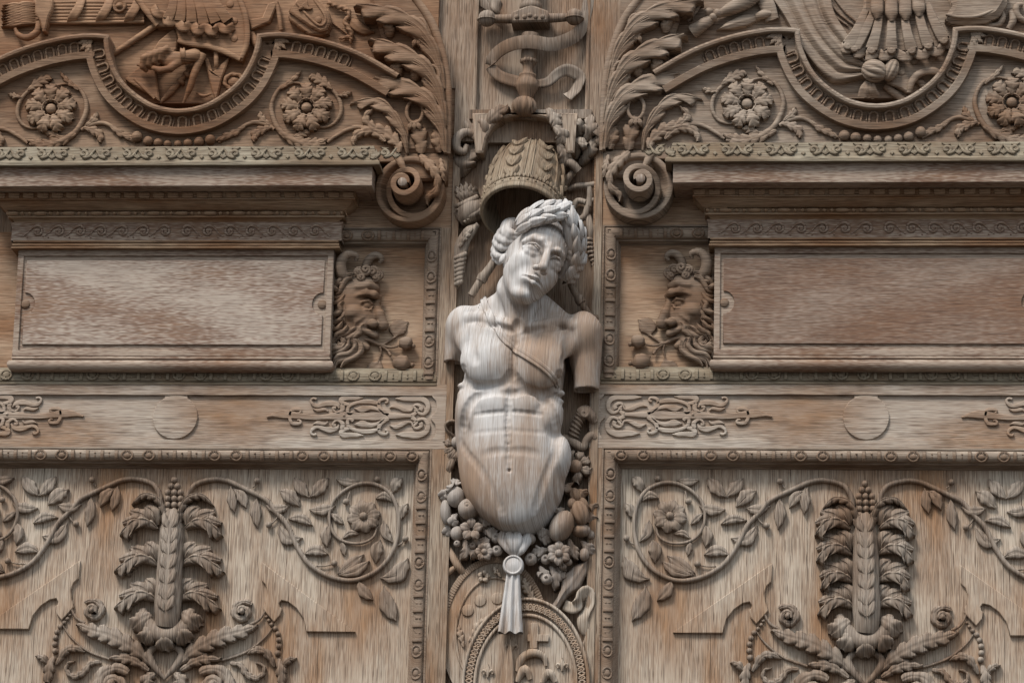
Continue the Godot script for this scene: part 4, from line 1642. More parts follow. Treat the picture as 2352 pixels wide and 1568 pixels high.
func post_trophies() -> void:
	var m: Material = M.carving
	# scrolled leaf bracket and feathers left of the crown
	var t := thing("scroll_bracket", "dark carved leaf scroll with small volute, left of the beehive crown", "carving", at("C", 300, 1250, 10))
	acleaf(t, "C", [225, 780, 20, 290, 850, 40, 370, 940, 50, 400, 1040, 30], [4, 14, 18, 8], 4, m)
	acleaf(t, "C", [450, 980, 20, 430, 880, 60, 500, 790, 80, 580, 740, 70], [8, 16, 18, 6], 4, m)
	bar(t, "volute", "C", [370, 960, 40, 290, 920, 52, 225, 960, 56, 220, 1030, 54, 270, 1060, 50, 290, 1010, 48], [9, 10, 11, 11, 9, 6], m)
	bar(t, "volute", "C", [400, 1010, 40, 420, 900, 64, 400, 850, 66, 360, 860, 60, 365, 910, 56], [9, 11, 11, 8, 5], m)
	acleaf(t, "C", [250, 1240, 14, 260, 1150, 40, 300, 1080, 40, 340, 1010, 24], [12, 26, 22, 8], 4, m)
	var q := thing("quiver", "carved quiver of feathered arrows with beaded bands, left of the dark hollow opening", "quiver", at("C", 290, 1480, 10))
	for k in 5:
		acleaf(q, "C", [270 + k * 16, 1440 - k * 6, 26, 240 + k * 26, 1360, 40, 215 + k * 34, 1270 + 14 * absi(k - 2), 36 + k * 4], [5, 10, 3], 3, m, 8.0, "feather")
	for k in 3:
		bar(q, "beaded_band", "C", [215 + k * 26, 1440 + k * 42, 34, 280 + k * 24, 1420 + k * 40, 46, 370 + k * 8, 1370 + k * 46, 44], [7, 9, 7], m)
		for e in 6:
			var g := Geo.new()
			bead(g, at("C", 225 + k * 26 + e * 26, 1462 + k * 41 - e * 14, 46), Vector3(4, 4, 4), 5, 8)
			part("stud", g, m, q)
	bar(q, "quiver_body", "C", [250, 1520, 20, 320, 1470, 30, 380, 1420, 24], [26, 30, 24], m)
	# right of the crown: knotted foliage, rod and key
	t = thing("foliage_knot", "dark carved foliage knot, right of the beehive crown", "carving", at("C", 1080, 1050, 10))
	for c in [[850, 760, 64, 905, 830, 74, 920, 900, 66], [900, 880, 70, 950, 930, 72, 940, 1010, 60], [930, 1010, 60, 970, 1080, 58, 960, 1160, 44]]:
		acleaf(t, "C", c, [10, 17, 8], 3, m)
	for c in [[1060, 960, 30, 1080, 880, 60, 1050, 840, 60], [1100, 1000, 30, 1150, 900, 64, 1150, 800, 50], [1140, 980, 30, 1210, 960, 60, 1190, 870, 60], [1050, 1110, 20, 1060, 1000, 50, 1130, 1010, 60], [1080, 1150, 16, 1150, 1040, 46, 1220, 960, 40]]:
		acleaf(t, "C", c, [10, 18, 7], 3, m)
	bar(t, "rod", "C", [960, 1150, 20, 1010, 1130, 50, 1070, 1190, 44], [8, 10, 10], m)
	bar(t, "stem", "C", [960, 1320, 20, 1010, 1230, 34, 1070, 1160, 30], [8, 9, 8], m)
	t = thing("key", "carved key with round bow on the post, right of the beehive crown", "key", at("C", 1150, 1400, 10))
	bar(t, "bit", "C", [1000, 1320, 20, 1060, 1295, 26, 1140, 1290, 26, 1215, 1280, 22], [6, 7, 7, 8], m)
	bar(t, "stem", "C", [1145, 1280, 24, 1150, 1360, 26, 1140, 1440, 26], [7, 7, 8], m)
	bar(t, "bit", "C", [1150, 1390, 24, 1190, 1395, 24, 1225, 1385, 20], [6, 6, 8], m)
	bar(t, "bow", "C", [1135, 1440, 26, 1110, 1510, 26, 1060, 1525, 24, 1030, 1470, 22, 1060, 1400, 22, 1120, 1410, 24], [8, 8, 8, 7, 7, 7], m)
	# lappets
	t = thing("lappet", "carved segmented band with leaf spray, hanging left of the laurel-crowned head", "lappet", at("F", 210, 1190, 10))
	var g := Geo.new()
	ribbon(g, smooth(pz("F", [420, 520, 42, 330, 600, 44, 260, 720, 42, 235, 850, 38, 225, 1000, 34, 205, 1190, 26]), 30), [Vector3(0.75, 0.65, 0), Vector3(1, 0.4, 0), Vector3(1, 0.1, 0), Vector3(1, 0, 0)], [9, 14, 16, 14, 11, 3], 5)
	part("band", g, m, t)
	for k in 7:
		bar(t, "segment", "F", [182, 870 + k * 46, 44 - k, 240, 850 + k * 44, 50 - k * 1.5, 300 - k * 8, 818 + k * 46, 44 - k], [5, 7, 5], m, 1.0, 8)
	acleaf(t, "F", [230, 760, 46, 280, 660, 52, 370, 560, 50], [5, 9, 3], 4, m, 30.0, "leaf_spray")
	t = thing("lappet", "carved tail of rounded segments, hanging right of the head cloth", "lappet", at("F", 1660, 1040, 10))
	for k in 9:
		g = Geo.new()
		bead(g, at("F", 1575 + k * 11, 680 + k * 44, 30 - k), Vector3(13 - k * 0.9, 6.5, 12), 6, 12)
		part("segment", g, m, t)
	bar(t, "band", "F", [1570, 420, 20, 1600, 560, 30, 1610, 700, 24, 1640, 880, 20, 1665, 1040, 16], [8, 9, 7, 6, 4], m)
	# pipes of the bagpipe behind the neck
	t = thing("pipe", "carved turned pipe slanting out from behind the neck beside the shoulder strap", "pipe", at("F", 360, 1230, 20))
	bar(t, "tube", "F", [620, 860, 40, 540, 980, 40, 480, 1060, 40], [9, 10, 11], m)
	bar(t, "ferrule", "F", [490, 1040, 40, 470, 1075, 40, 450, 1110, 40], [12, 13, 12], m, 1.0, 6)
	bar(t, "lower_tube", "F", [455, 1090, 40, 400, 1180, 40, 350, 1260, 40], [9, 9, 9], m)
	t = thing("pipe", "carved turned pipe with ringed joint, running down to the shoulder without strap", "pipe", at("F", 1640, 1490, 20))
	bar(t, "tube", "F", [1380, 1100, 40, 1420, 1200, 36, 1480, 1290, 36], [8, 8, 9], m)
	bar(t, "ferrule", "F", [1470, 1270, 36, 1490, 1310, 36, 1510, 1340, 36], [11, 12, 11], m, 1.0, 6)
	bar(t, "lower_tube", "F", [1505, 1330, 34, 1560, 1420, 32, 1620, 1500, 30], [8, 8, 7], m)
	bar(t, "mouthpiece", "F", [1590, 1530, 34, 1640, 1490, 38, 1680, 1490, 36], [7, 8, 6], m)
	# ram-hilted dagger and tassels beside the waist
	t = thing("dagger", "carved dagger with ram-head pommel and twisted grip, beside the waist of the torso", "dagger", at("G", 1000, 1040, 10))
	bar(t, "grip", "G", [945, 950, 34, 965, 880, 40, 1000, 800, 42], [13, 12, 12], m, 1.0, 34, 12, 0.55)
	g = Geo.new()
	tube(g, smooth(pz("G", [1000, 790, 42, 1030, 775, 46, 1065, 800, 46, 1100, 850, 40]), 16), [14, 15, 12, 8], 1.0, 12)
	part("ram_head", g, m, t)
	g = Geo.new()
	tube(g, spiral(at("G", 1025, 790, 58), 9, 3, 0.5, -1.6, 24), [4, 4, 3], 1.0, 7)
	part("horn", g, m, t)
	bar(t, "guard", "G", [870, 960, 36, 950, 995, 40, 1015, 1030, 40, 1035, 980, 38, 1080, 935, 36, 1100, 965, 34], [10, 10, 10, 8, 9, 7], m)
	t = thing("tassel", "carved tassel of petals round a ball, below the ram-headed dagger", "tassel", at("G", 960, 1260, 10))
	g = Geo.new()
	bead(g, at("G", 962, 1160, 44), Vector3(16, 16, 16), 10, 16)
	part("ball", g, M.silver, t)
	for c in [[930, 1090, 930, 1050], [985, 1100, 995, 1060], [1010, 1130, 1055, 1110], [1010, 1180, 1065, 1190], [975, 1210, 965, 1270]]:
		acleaf(t, "G", [962, 1160, 26, c[0], c[1], 44, c[2], c[3], 40], [5, 11, 9], 2, m, 8.0, "petal")
	t = thing("tassel", "carved ribbon loop with ball and petals, on the side of the waist without the dagger", "tassel", at("G", 100, 1200, 10))
	g = Geo.new()
	ribbon(g, smooth(pz("G", [120, 960, 30, 70, 920, 40, 60, 870, 46, 110, 850, 46, 140, 890, 36, 130, 940, 30]), 24), [Vector3(0, 0.3, 1)], [8, 9, 8])
	part("loop", g, m, t)
	g = Geo.new()
	bead(g, at("G", 135, 990, 40), Vector3(13, 14, 13), 10, 16)
	part("ball", g, M.silver, t)
	for c in [[90, 1000, 55, 980], [90, 1040, 50, 1060], [110, 1060, 80, 1110], [130, 1080, 120, 1120], [90, 1150, 75, 1200]]:
		acleaf(t, "G", [135, 1000, 24, c[0], c[1], 38, c[2], c[3], 34], [4, 9, 8], 2, m, 8.0, "petal")

# ---------------------------------------------------------------- garland, bow and shields
func flower(t: Node3D, c: Vector3, r: float, n: int, m: Material, rot := 0.0, called := "flower", ground := 8.0) -> void:
	var g := Geo.new()
	for i in n:
		var a := TAU * i / n + rot
		var d := Vector3(cos(a), sin(a), 0)
		var sp := smooth(PackedVector3Array([c + d * r * 0.15 + Vector3(0, 0, -2), c + d * r * 0.6 + Vector3(0, 0, 4), c + d * r + Vector3(0, 0, 0)]), 8)
		leaf(g, sp, [r * 0.12, r * 0.40, r * 0.36, r * 0.10], r * 0.10, r * 0.07, c.z - 8.0)
	part(called, g, m, t)

func garland() -> void:
	var m: Material = M.silver
	var t := thing("garland", "carved festoon of fruit, flowers and leaves slung beneath the torso", "garland", at("H", 580, 600, 8))
	var ball := func(called: String, x: float, y: float, z: float, rx: float, ry: float, rz: float, rot := 0.0) -> void:
		var g := Geo.new()
		var c := at("H", x, y, z)
		var o := Geo.new()
		bead(o, Vector3.ZERO, Vector3(rx, ry, rz), 12, 18)
		g.add(o, Transform3D(Basis(Vector3(0, 0, 1), rot), c))
		part(called, g, m, t)
	ball.call("pomegranate", 138, 165, 58, 20.9, 24.4, 22.0)
	ball.call("pear", 62, 280, 48, 12.8, 29.0, 16.2, 0.1)
	ball.call("pear", 938, 385, 66, 26.7, 38.3, 27.8, -0.45)
	ball.call("fig", 1085, 420, 50, 22.0, 15.1, 18.6, 0.1)
	ball.call("bud", 1015, 215, 60, 10.4, 12.8, 11.6)
	ball.call("bud", 1105, 215, 52, 9.3, 16.2, 10.4, 0.5)
	ball.call("bud", 150, 440, 48, 16.2, 17.4, 16.2)
	ball.call("bud", 1108, 600, 46, 11.6, 15.1, 12.8)
	ball.call("bud", 1155, 450, 40, 9.3, 10.4, 9.3)
	for q in [[1075, 285, 60, 21, 29, 21, 7], [1040, 150, 52, 13, 17, 13, 6]]:
		var gf := Geo.new()
		fluted(gf, at("H", q[0], q[1], q[2]), Vector3(q[3], q[4], q[5]), q[6], 0.22, Basis(Vector3(0, 0, 1), 0.3))
		part("melon", gf, m, t)
	var g := Geo.new()
	var ap := at("H", 240, 268, 72)
	lathe(g, ap + Vector3(0, 0, -18), Vector3(-0.15, 0.35, 1), [[0.1, -6], [14, -4], [22, 4], [24, 14], [22, 25], [15, 33], [8, 36], [6, 34.5], [4, 33], [3.5, 36], [0.1, 36]], 28)
	part("apple", g, m, t)
	for b in [[455, 575, 13], [710, 640, 15], [822, 640, 12], [700, 490, 14], [450, 478, 13], [830, 790, 13], [150, 520, 8], [270, 535, 9], [950, 690, 9], [650, 470, 10], [990, 660, 9]]:
		g = Geo.new()
		var c := at("H", b[0], b[1], 54)
		lathe(g, c + Vector3(0, 0, -b[2] * 0.8), Vector3(-0.1, 0.1, 1), [[0.1, 0], [b[2] * 0.8, b[2] * 0.3], [b[2], b[2] * 0.9], [b[2] * 0.8, b[2] * 1.5], [b[2] * 0.35, b[2] * 1.8], [b[2] * 0.22, b[2] * 1.45], [0.1, b[2] * 1.4]], 14)
		part("berry", g, m, t)
	flower(t, at("H", 255, 408, 72), 27, 5, m, 0.3)
	flower(t, at("H", 352, 575, 62), 22, 6, m, 0.0)
	flower(t, at("H", 915, 588, 70), 28, 6, m, 0.5)
	for b in [[915, 588, 76, 9], [352, 575, 67, 7]]:
		g = Geo.new()
		bead(g, at("H", b[0], b[1], b[2]), Vector3(b[3], b[3], b[3] * 0.8), 6, 10)
		part("flower_eye", g, m, t)
	for c in [[120, 110, 50, 105, 95, 64, 95, 70, 60], [120, 110, 36, 130, 70, 46, 150, 30, 36], [100, 150, 30, 60, 130, 34, 40, 200, 22], [180, 120, 40, 230, 130, 44, 250, 190, 36], [150, 290, 40, 120, 330, 48, 140, 390, 40], [300, 310, 40, 360, 345, 50, 420, 365, 42], [300, 350, 40, 330, 370, 44, 415, 400, 36], [330, 410, 40, 400, 430, 48, 460, 415, 40], [260, 490, 40, 330, 505, 46, 400, 480, 40], [110, 360, 26, 80, 400, 30, 90, 470, 22], [200, 480, 30, 215, 560, 40, 170, 640, 30], [230, 560, 36, 270, 590, 42, 280, 630, 34], [960, 250, 40, 920, 270, 48, 900, 300, 40], [1030, 110, 36, 1000, 100, 46, 985, 60, 36], [1060, 110, 36, 1090, 130, 44, 1120, 160, 34], [1140, 230, 26, 1170, 240, 28, 1190, 260, 20], [1150, 280, 24, 1165, 320, 26, 1185, 350, 18], [870, 440, 40, 800, 430, 48, 750, 440, 38], [760, 460, 40, 810, 480, 46, 860, 500, 38], [840, 560, 40, 780, 570, 48, 710, 580, 40], [820, 610, 34, 790, 600, 40, 730, 610, 34], [990, 480, 36, 1020, 560, 44, 1060, 640, 36], [1000, 520, 36, 1000, 560, 40, 1050, 600, 30], [1080, 500, 30, 1130, 540, 34, 1180, 600, 22], [770, 690, 34, 800, 740, 38, 760, 760, 28], [850, 690, 34, 890, 760, 40, 880, 870, 28], [900, 700, 30, 930, 740, 34, 960, 720, 24], [690, 440, 40, 660, 420, 44, 620, 440, 36]]:
		for zi in [2, 5, 8]:
			c[zi] += 13
		acleaf(t, "H", c, [5, 14, 2], 3, m, 8.0, "leaf", 0, 3.0, 2.5)
	# bow and sash
	t = thing("bow", "carved knotted bow with round medallion and hanging pleated sash, below the tip of the torso", "bow", at("H", 565, 1190, 60))
	for c in [[580, 610, 66, 520, 540, 74, 490, 470, 62, 520, 430, 52], [580, 610, 70, 560, 520, 80, 545, 440, 66], [585, 610, 70, 600, 520, 82, 600, 440, 68], [588, 610, 68, 640, 560, 78, 670, 490, 66, 690, 450, 54]]:
		g = Geo.new()
		tube(g, smooth(pz("H", c), 18), [5, 9, 13, 10], 0.8, 9)
		part("loop", g, M.pale, t)
	g = Geo.new()
	var mc := at("H", 570, 676, 78)
	lathe(g, mc + Vector3(0, 0, -16), Vector3(0, 0, 1), [[23, -6], [24, 6], [23, 14], [21, 17], [18.5, 17], [17.5, 14.5], [16, 15], [8, 17], [0.1, 17.5]], 36)
	part("medallion", g, M.pale, t)
	var sash := PackedVector3Array()
	var rows := 26
	for i in rows:
		var f := i / (rows - 1.0)
		var hw := lerpf(15, 28, f)
		var cc := at("H", lerpf(568, 548, f), lerpf(745, 1185, f), lerpf(74, 88, f))
		for j in 21:
			var q := j / 10.0 - 1.0
			var z := 5.0 * cos(q * PI * 2.6 + 0.5) * (0.5 + 0.8 * f) - absf(q) * 6.0
			sash.append(cc + Vector3(q * hw, 2.0 * f * f * cos(q * 7.0), z))
		sash.append(cc + Vector3(hw * 0.96, 0, -26))
		sash.append(cc + Vector3(-hw * 0.96, 0, -26))
	g = Geo.new()
	g.grid(sash, rows, 23, true, false)
	part("sash", g, M.pale, t)

func oval(c: Vector3, rx: float, ry: float, a0: float, a1: float, n: int) -> PackedVector3Array:
	var o := PackedVector3Array()
	for i in n + 1:
		var a := lerpf(a0, a1, float(i) / n)
		o.append(c + Vector3(cos(a) * rx, sin(a) * ry, 0))
	return o

func dome_shield(g: Geo, c: Vector3, rx: float, ry: float, z0: float, h: float) -> void:
	var o := PackedVector3Array()
	for i in 15:
		var f := i / 14.0
		for j in 64:
			var a := TAU * j / 64
			o.append(Vector3(c.x + cos(a) * rx * f, c.y + sin(a) * ry * f, z0 + h * (1.0 - f * f)))
	g.grid(o, 15, 64, true, true)
	var e := PackedVector3Array()
	for k in 2:
		for j in 64:
			var a := TAU * j / 64
			e.append(Vector3(c.x + cos(a) * rx, c.y + sin(a) * ry, z0 - 14.0 * k))
	g.grid(e, 2, 64, true, true)

func shields() -> void:
	var m: Material = M.panel_grey
	var c := at("H", 425, 1200, 24)
	var t := thing("shield", "carved oval shield with fringed rim, rosette and roundels, tucked behind the hanging sash", "shield", c)
	var rx := 118.0
	var ry := 172.0
	var g := Geo.new()
	dome_shield(g, c, rx, ry, 24, 10)
	part("board", g, m, t)
	g = Geo.new()
	tube(g, oval(c + Vector3(0, 0, 6), rx * 0.72, ry * 0.74, 0, TAU, 60), [3.2], 1.0, 7)
	part("inner_ring", g, m, t)
	var fr := Geo.new()
	plate(fr, PackedVector3Array([Vector3(-2.6, -7, 0), Vector3(2.6, -7, 0), Vector3(3.2, 7, 0), Vector3(-3.2, 7, 0)]), -6, 3, 1.2)
	var fm := fr.mesh()
	for i in 70:
		var a := 0.2 + (PI - 0.35) * i / 69.0
		place("fringe_notch", fm, m, t, c + Vector3(cos(a) * rx * 0.98, sin(a) * ry * 0.98, 3.0), a - PI / 2)
	flower(t, at("H", 350, 765, 36), 15, 5, m, 0.2, "rosette", 20)
	acleaf(t, "H", [480, 770, 34, 440, 720, 38, 420, 690, 34], [3, 7, 2], 3, m, 26)
	for q in [[322, 948], [452, 932], [228, 1022]]:
		g = Geo.new()
		lathe(g, at("H", q[0], q[1], 31), Vector3(0, 0, 1), [[14, -3], [13.6, 3], [12, 4.4], [0.1, 5.6]], 24)
		part("roundel", g, m, t)
	acleaf(t, "H", [240, 1260, 34, 310, 1140, 38, 400, 1060, 36], [5, 11, 3], 5, m, 26)
	acleaf(t, "H", [200, 1300, 32, 170, 1200, 36, 160, 1130, 32], [4, 8, 2], 4, m, 26)
	acleaf(t, "H", [740, 960, 34, 680, 860, 40, 650, 780, 38], [5, 12, 4], 5, m, 26)
	# front shield
	c = at("H", 665, 1590, 46)
	rx = 142.0
	ry = 198.0
	t = thing("shield", "carved oval shield bearing a cross and small lilies within a plaited rim", "shield", c)
	g = Geo.new()
	dome_shield(g, c, rx * 0.99, ry * 0.99, 44, 6)
	part("board", g, m, t)
	for q in [[0.985, 4.0], [0.80, 4.2]]:
		g = Geo.new()
		tube(g, oval(c + Vector3(0, 0, 4), rx * q[0], ry * q[0], 0, TAU, 90), [q[1]], 1.0, 7)
		part("rim_bead", g, m, t)
	var lg := Geo.new()
	for s in [-1, 1]:
		var w := PackedVector3Array()
		for i in 9:
			var x := -10.0 + 20.0 * i / 8
			w.append(Vector3(x, s * 7.0 * cos(x * PI / 10.0), 1.5))
		tube(lg, w, [2.2], 1.0, 6)
	bead(lg, Vector3(0, 0, 0.5), Vector3(3.2, 3.2, 3.0), 5, 8)
	var lm := lg.mesh()
	for i in 40:
		var a := -0.55 + (PI + 1.1) * i / 39.0
		var p := c + Vector3(cos(a) * rx * 0.89, sin(a) * ry * 0.89, 4.5)
		place("plait_link", lm, m, t, p, atan2(cos(a) * ry, -sin(a) * rx))
	# cross of four arms, cut sharp
	g = Geo.new()
	var cc := at("H", 725, 1230, 52)
	plate(g, PackedVector3Array([cc + Vector3(-8, 34, 0), cc + Vector3(9, 34, 0), cc + Vector3(9, 8, 0), cc + Vector3(34, 8, 0), cc + Vector3(34, -8, 0), cc + Vector3(9, -8, 0), cc + Vector3(9, -24, 0), cc + Vector3(-8, -24, 0), cc + Vector3(-8, -8, 0), cc + Vector3(-14, -8, 0), cc + Vector3(-14, 8, 0), cc + Vector3(-8, 8, 0)]), 44, 57, 1.4)
	part("cross", g, m, t)
	for q in [[380, 1480], [942, 1432], [560, 1290]]:
		var b := at("H", q[0], q[1], 50)
		g = Geo.new()
		leaf(g, smooth(PackedVector3Array([b + Vector3(0, -14, 2), b + Vector3(0, 0, 4), b + Vector3(0, 16, 2)]), 10), [2, 6, 1], 3, 1, 44)
		for s in [-1, 1]:
			tube(g, smooth(PackedVector3Array([b + Vector3(0, -6, 3), b + Vector3(s * 9, 2, 4), b + Vector3(s * 13, -3, 3), b + Vector3(s * 9, -7, 3)]), 12), [2, 3, 2.4, 1.6], 1.0, 6)
		part("lily", g, m, t)
	# beast below the cross
	g = Geo.new()
	tube(g, smooth(pz("H", [600, 1480, 52, 640, 1380, 56, 720, 1340, 58, 800, 1370, 54, 820, 1440, 52]), 20), [5, 9, 10, 8, 4], 0.8, 9)
	tube(g, smooth(pz("H", [600, 1560, 52, 660, 1460, 57, 700, 1540, 52]), 14), [6, 10, 6], 0.8, 9)
	tube(g, smooth(pz("H", [790, 1568, 52, 840, 1490, 57, 890, 1560, 52]), 14), [6, 10, 6], 0.8, 9)
	part("beast", g, m, t)
	g = Geo.new()
	ribbon(g, pz("H", [548, 1240, 58, 545, 1400, 58, 540, 1700, 58]), [Vector3(1, 0, 0)], [2, 8, 12], 4)
	part("lance", g, m, t)
	# spearhead and ribbon end at the right
	t = thing("spearhead", "carved leaf-shaped spearhead pointing up beside the plaited-rim shield", "spearhead", at("H", 900, 980, 20))
	g = Geo.new()
	leaf(g, smooth(pz("H", [900, 985, 36, 950, 900, 42, 1000, 820, 44, 1060, 740, 42, 1130, 645, 34]), 18), [6, 10, 22, 17, 2], 5, -4.0, 14)
	part("blade", g, M.silver, t)
	bar(t, "shaft", "H", [820, 1100, 24, 880, 1010, 32, 940, 920, 34], [8, 9, 9], M.silver)
	t = thing("ribbon", "carved fluttering ribbon end below the spearhead", "ribbon", at("H", 1100, 1250, 14))
	g = Geo.new()
	ribbon(g, smooth(pz("H", [960, 980, 30, 1040, 1000, 40, 1090, 900, 44, 1140, 880, 38, 1150, 980, 34, 1100, 1080, 38, 1110, 1160, 34, 1150, 1210, 30, 1110, 1300, 26]), 40), [Vector3(0.4, 1, 0.2), Vector3(0.2, 1, 0.3), Vector3(1, 0.2, 0.3), Vector3(1, 0.3, 0)], [12, 14, 12, 13, 8], 2.4)
	part("band", g, m, t)
	t = thing("horn", "small carved horn beside the fringed shield, beneath the festoon", "horn", at("H", 60, 760, 14))
	bar(t, "tube", "H", [40, 470, 20, 90, 570, 28, 150, 680, 32, 190, 730, 24], [3, 7, 9, 9], m)
	bar(t, "mouth", "H", [30, 780, 18, 70, 740, 26, 130, 700, 30], [7, 8, 6], m)

# ---------------------------------------------------------------- carvings on the door leaves
const PALM_AX := -786.0
const PED_AX := -803.0

func flip(p: PackedVector3Array, ax: float) -> PackedVector3Array:
	var o := PackedVector3Array()
	for q in p:
		o.append(Vector3(2.0 * ax - q.x, q.y, q.z))
	return o

func sub(called: String, parent: Node3D) -> Node3D:
	var n := Node3D.new()
	n.name = called
	parent.add_child(n, true)
	return n

func vine(leafn: Node3D) -> void:
	var m: Material = M.carving
	for side in 2:
		var v := sub("vine_scroll", leafn)
		var put2 := func(p: PackedVector3Array) -> PackedVector3Array: return flip(p, PALM_AX) if side == 1 else p
		var way := pts("I", [1315, 400, 1322, 290, 1345, 210, 1400, 150, 1520, 118, 1620, 130], 7)
		way.append_array(pts("J", [100, 168, 210, 222, 300, 272, 360, 350, 440, 440, 480, 530, 525, 620, 600, 725, 720, 802, 850, 838, 960, 828, 1080, 770, 1165, 680, 1218, 570, 1236, 430, 1218, 300, 1160, 205, 1060, 152, 950, 152, 850, 200, 772, 275, 742, 370, 752, 460, 800, 535, 880, 572, 980, 572, 1058, 528, 1082, 455], 7))
		var g := Geo.new()
		tube(g, smooth(put2.call(way), 150), [6.4, 6.2, 6.0, 5.8, 5.4, 5.0, 4.2, 3.0], 1.2, 8)
		part("stem", g, m, v)
		var leaves := [[595, 245, 545, 190, 490, 105, 15], [602, 245, 660, 190, 735, 105, 16], [530, 310, 460, 240, 385, 198, 17], [40, 170, 45, 260, 65, 352, 12], [60, 190, 110, 230, 150, 322, 13], [225, 250, 215, 350, 232, 462, 13], [290, 305, 370, 330, 455, 310, 13], [450, 400, 540, 395, 622, 445, 12], [380, 440, 440, 540, 552, 535, 16], [600, 335, 690, 335, 785, 310, 14], [950, 132, 880, 140, 790, 118, 11], [1195, 215, 1215, 150, 1262, 105, 14], [1185, 275, 1130, 235, 1072, 258, 10], [1250, 405, 1270, 330, 1302, 290, 11], [755, 362, 790, 390, 842, 437, 9], [745, 440, 715, 510, 727, 600, 13], [838, 540, 890, 500, 955, 508, 8], [832, 562, 838, 600, 852, 662, 8], [1192, 565, 1140, 500, 1130, 412, 12], [1075, 715, 1075, 630, 1105, 548, 15], [560, 652, 640, 620, 735, 652, 14], [800, 792, 900, 720, 988, 652, 15], [810, 800, 930, 770, 1028, 698, 13], [1105, 822, 1220, 800, 1302, 678, 20], [950, 842, 980, 910, 1052, 978, 14], [1130, 880, 1150, 1000, 1220, 1130, 20]]
		for l in leaves:
			g = Geo.new()
			var hh: float = l[6] * 1.22
			var j := noise.get_noise_2d(l[0] * 7.0, l[1] * 5.0 + side * 99.0)
			var sp := PackedVector3Array([at("J", l[0], l[1], 6), at("J", l[2], l[3], 11 + j * 6.0), at("J", l[4], l[5], 8 + j * 5.0)])
			leaf(g, smooth(put2.call(sp), 14), [1.4, hh * 0.55, hh * 0.8, hh * 0.62, 0.5], 3.0, 2.6, -1.0, 0.07)
			part("leaf", g, m, v)
			g = Geo.new()
			tube(g, smooth(put2.call(PackedVector3Array([sp[0], sp[0].lerp(sp[1], 0.5) + Vector3(0, 0, 1.5), sp[1] + Vector3(0, 0, 1.0)])), 6), [2.0, 1.4, 0.8], 1.0, 6)
			part("leaf_stalk", g, m, v)
		for b in [[228, 130, 195, 175], [312, 445, 375, 385], [1085, 120, 1105, 165], [862, 280, 888, 205], [1285, 542, 1228, 590], [778, 718, 650, 735]]:
			g = Geo.new()
			var c: PackedVector3Array = put2.call(pts("J", [b[2], b[3], (b[0] + b[2]) * 0.5, (b[1] + b[3]) * 0.5 + 8.0, b[0], b[1]], 6))
			tube(g, smooth(c, 8), [2.4, 1.8, 1.8], 1.0, 6)
			bead(g, c[2] + Vector3(0, 0, 3), Vector3(7.6, 7.6, 7.6), 8, 12)
			part("berry", g, m, v)
		var fc: PackedVector3Array = put2.call(pts("J", [985, 382], 12))
		var fl := sub("flower", v)
		for i in 8:
			var a := TAU * i / 8 + 0.2
			g = Geo.new()
			var d := Vector3(cos(a), sin(a), 0)
			var sp := smooth(PackedVector3Array([fc[0] + d * 9.0, fc[0] + d * 24.0 + Vector3(0, 0, 5), fc[0] + d * 38.0 + Vector3(0, 0, -1)]), 9)
			leaf(g, sp, [5, 12.5, 14, 12, 5], 3.0, 2.2, 0.0, 0.06)
			part("petal", g, m, v)
		g = Geo.new()
		lathe(g, fc[0] + Vector3(0, 0, -6), Vector3(0, 0, 1), [[18, 6], [16, 9], [13, 5], [12, 2]], 20)
		bead(g, fc[0] + Vector3(0, 0, 2), Vector3(9.5, 9.5, 9.5), 8, 14)
		part("flower_eye", g, m, v)
		fl.free()

# raised flat boards shaped like set squares, one each side of the palm
func set_squares(leafn: Node3D) -> void:
	for side in 2:
		var o := pts("J", [262, 710, 930, 1208, 580, 1208, 560, 1110, 510, 1040, 450, 995, 405, 985, 388, 1005, 390, 1030, 408, 1040, 395, 1090, 350, 1140, 300, 1080, 270, 1040, 295, 980, 305, 920, 290, 870, 260, 840], 0)
		if side == 1:
			o = flip(o, PALM_AX)
		var g := Geo.new()
		plate(g, o, -4, 9.5, 1.6)
		part("set_square", g, M.panel, leafn, "flat raised board shaped like a set square")

func curl_head(t: Node3D, c: Vector3, r: float, m: Material, sgn: float, z := 18.0) -> void:
	var g := Geo.new()
	var sp := spiral(c, r, r * 0.26, 2.4 if sgn > 0 else 0.74, -1.45 * sgn, 40)
	for i in sp.size():
		sp[i].z = z + 14.0 * i / sp.size()
	acanthus(g, sp, [r * 0.24, r * 0.34, r * 0.30, r * 0.2], 6, 6, 4, 0.0, 0.4, 0, 0.3)
	part("curled_leaf", g, m, t)
	g = Geo.new()
	bead(g, c + Vector3(0, 0, z + 8), Vector3(r * 0.22, r * 0.26, r * 0.3), 8, 12)
	part("curl_knob", g, m, t)

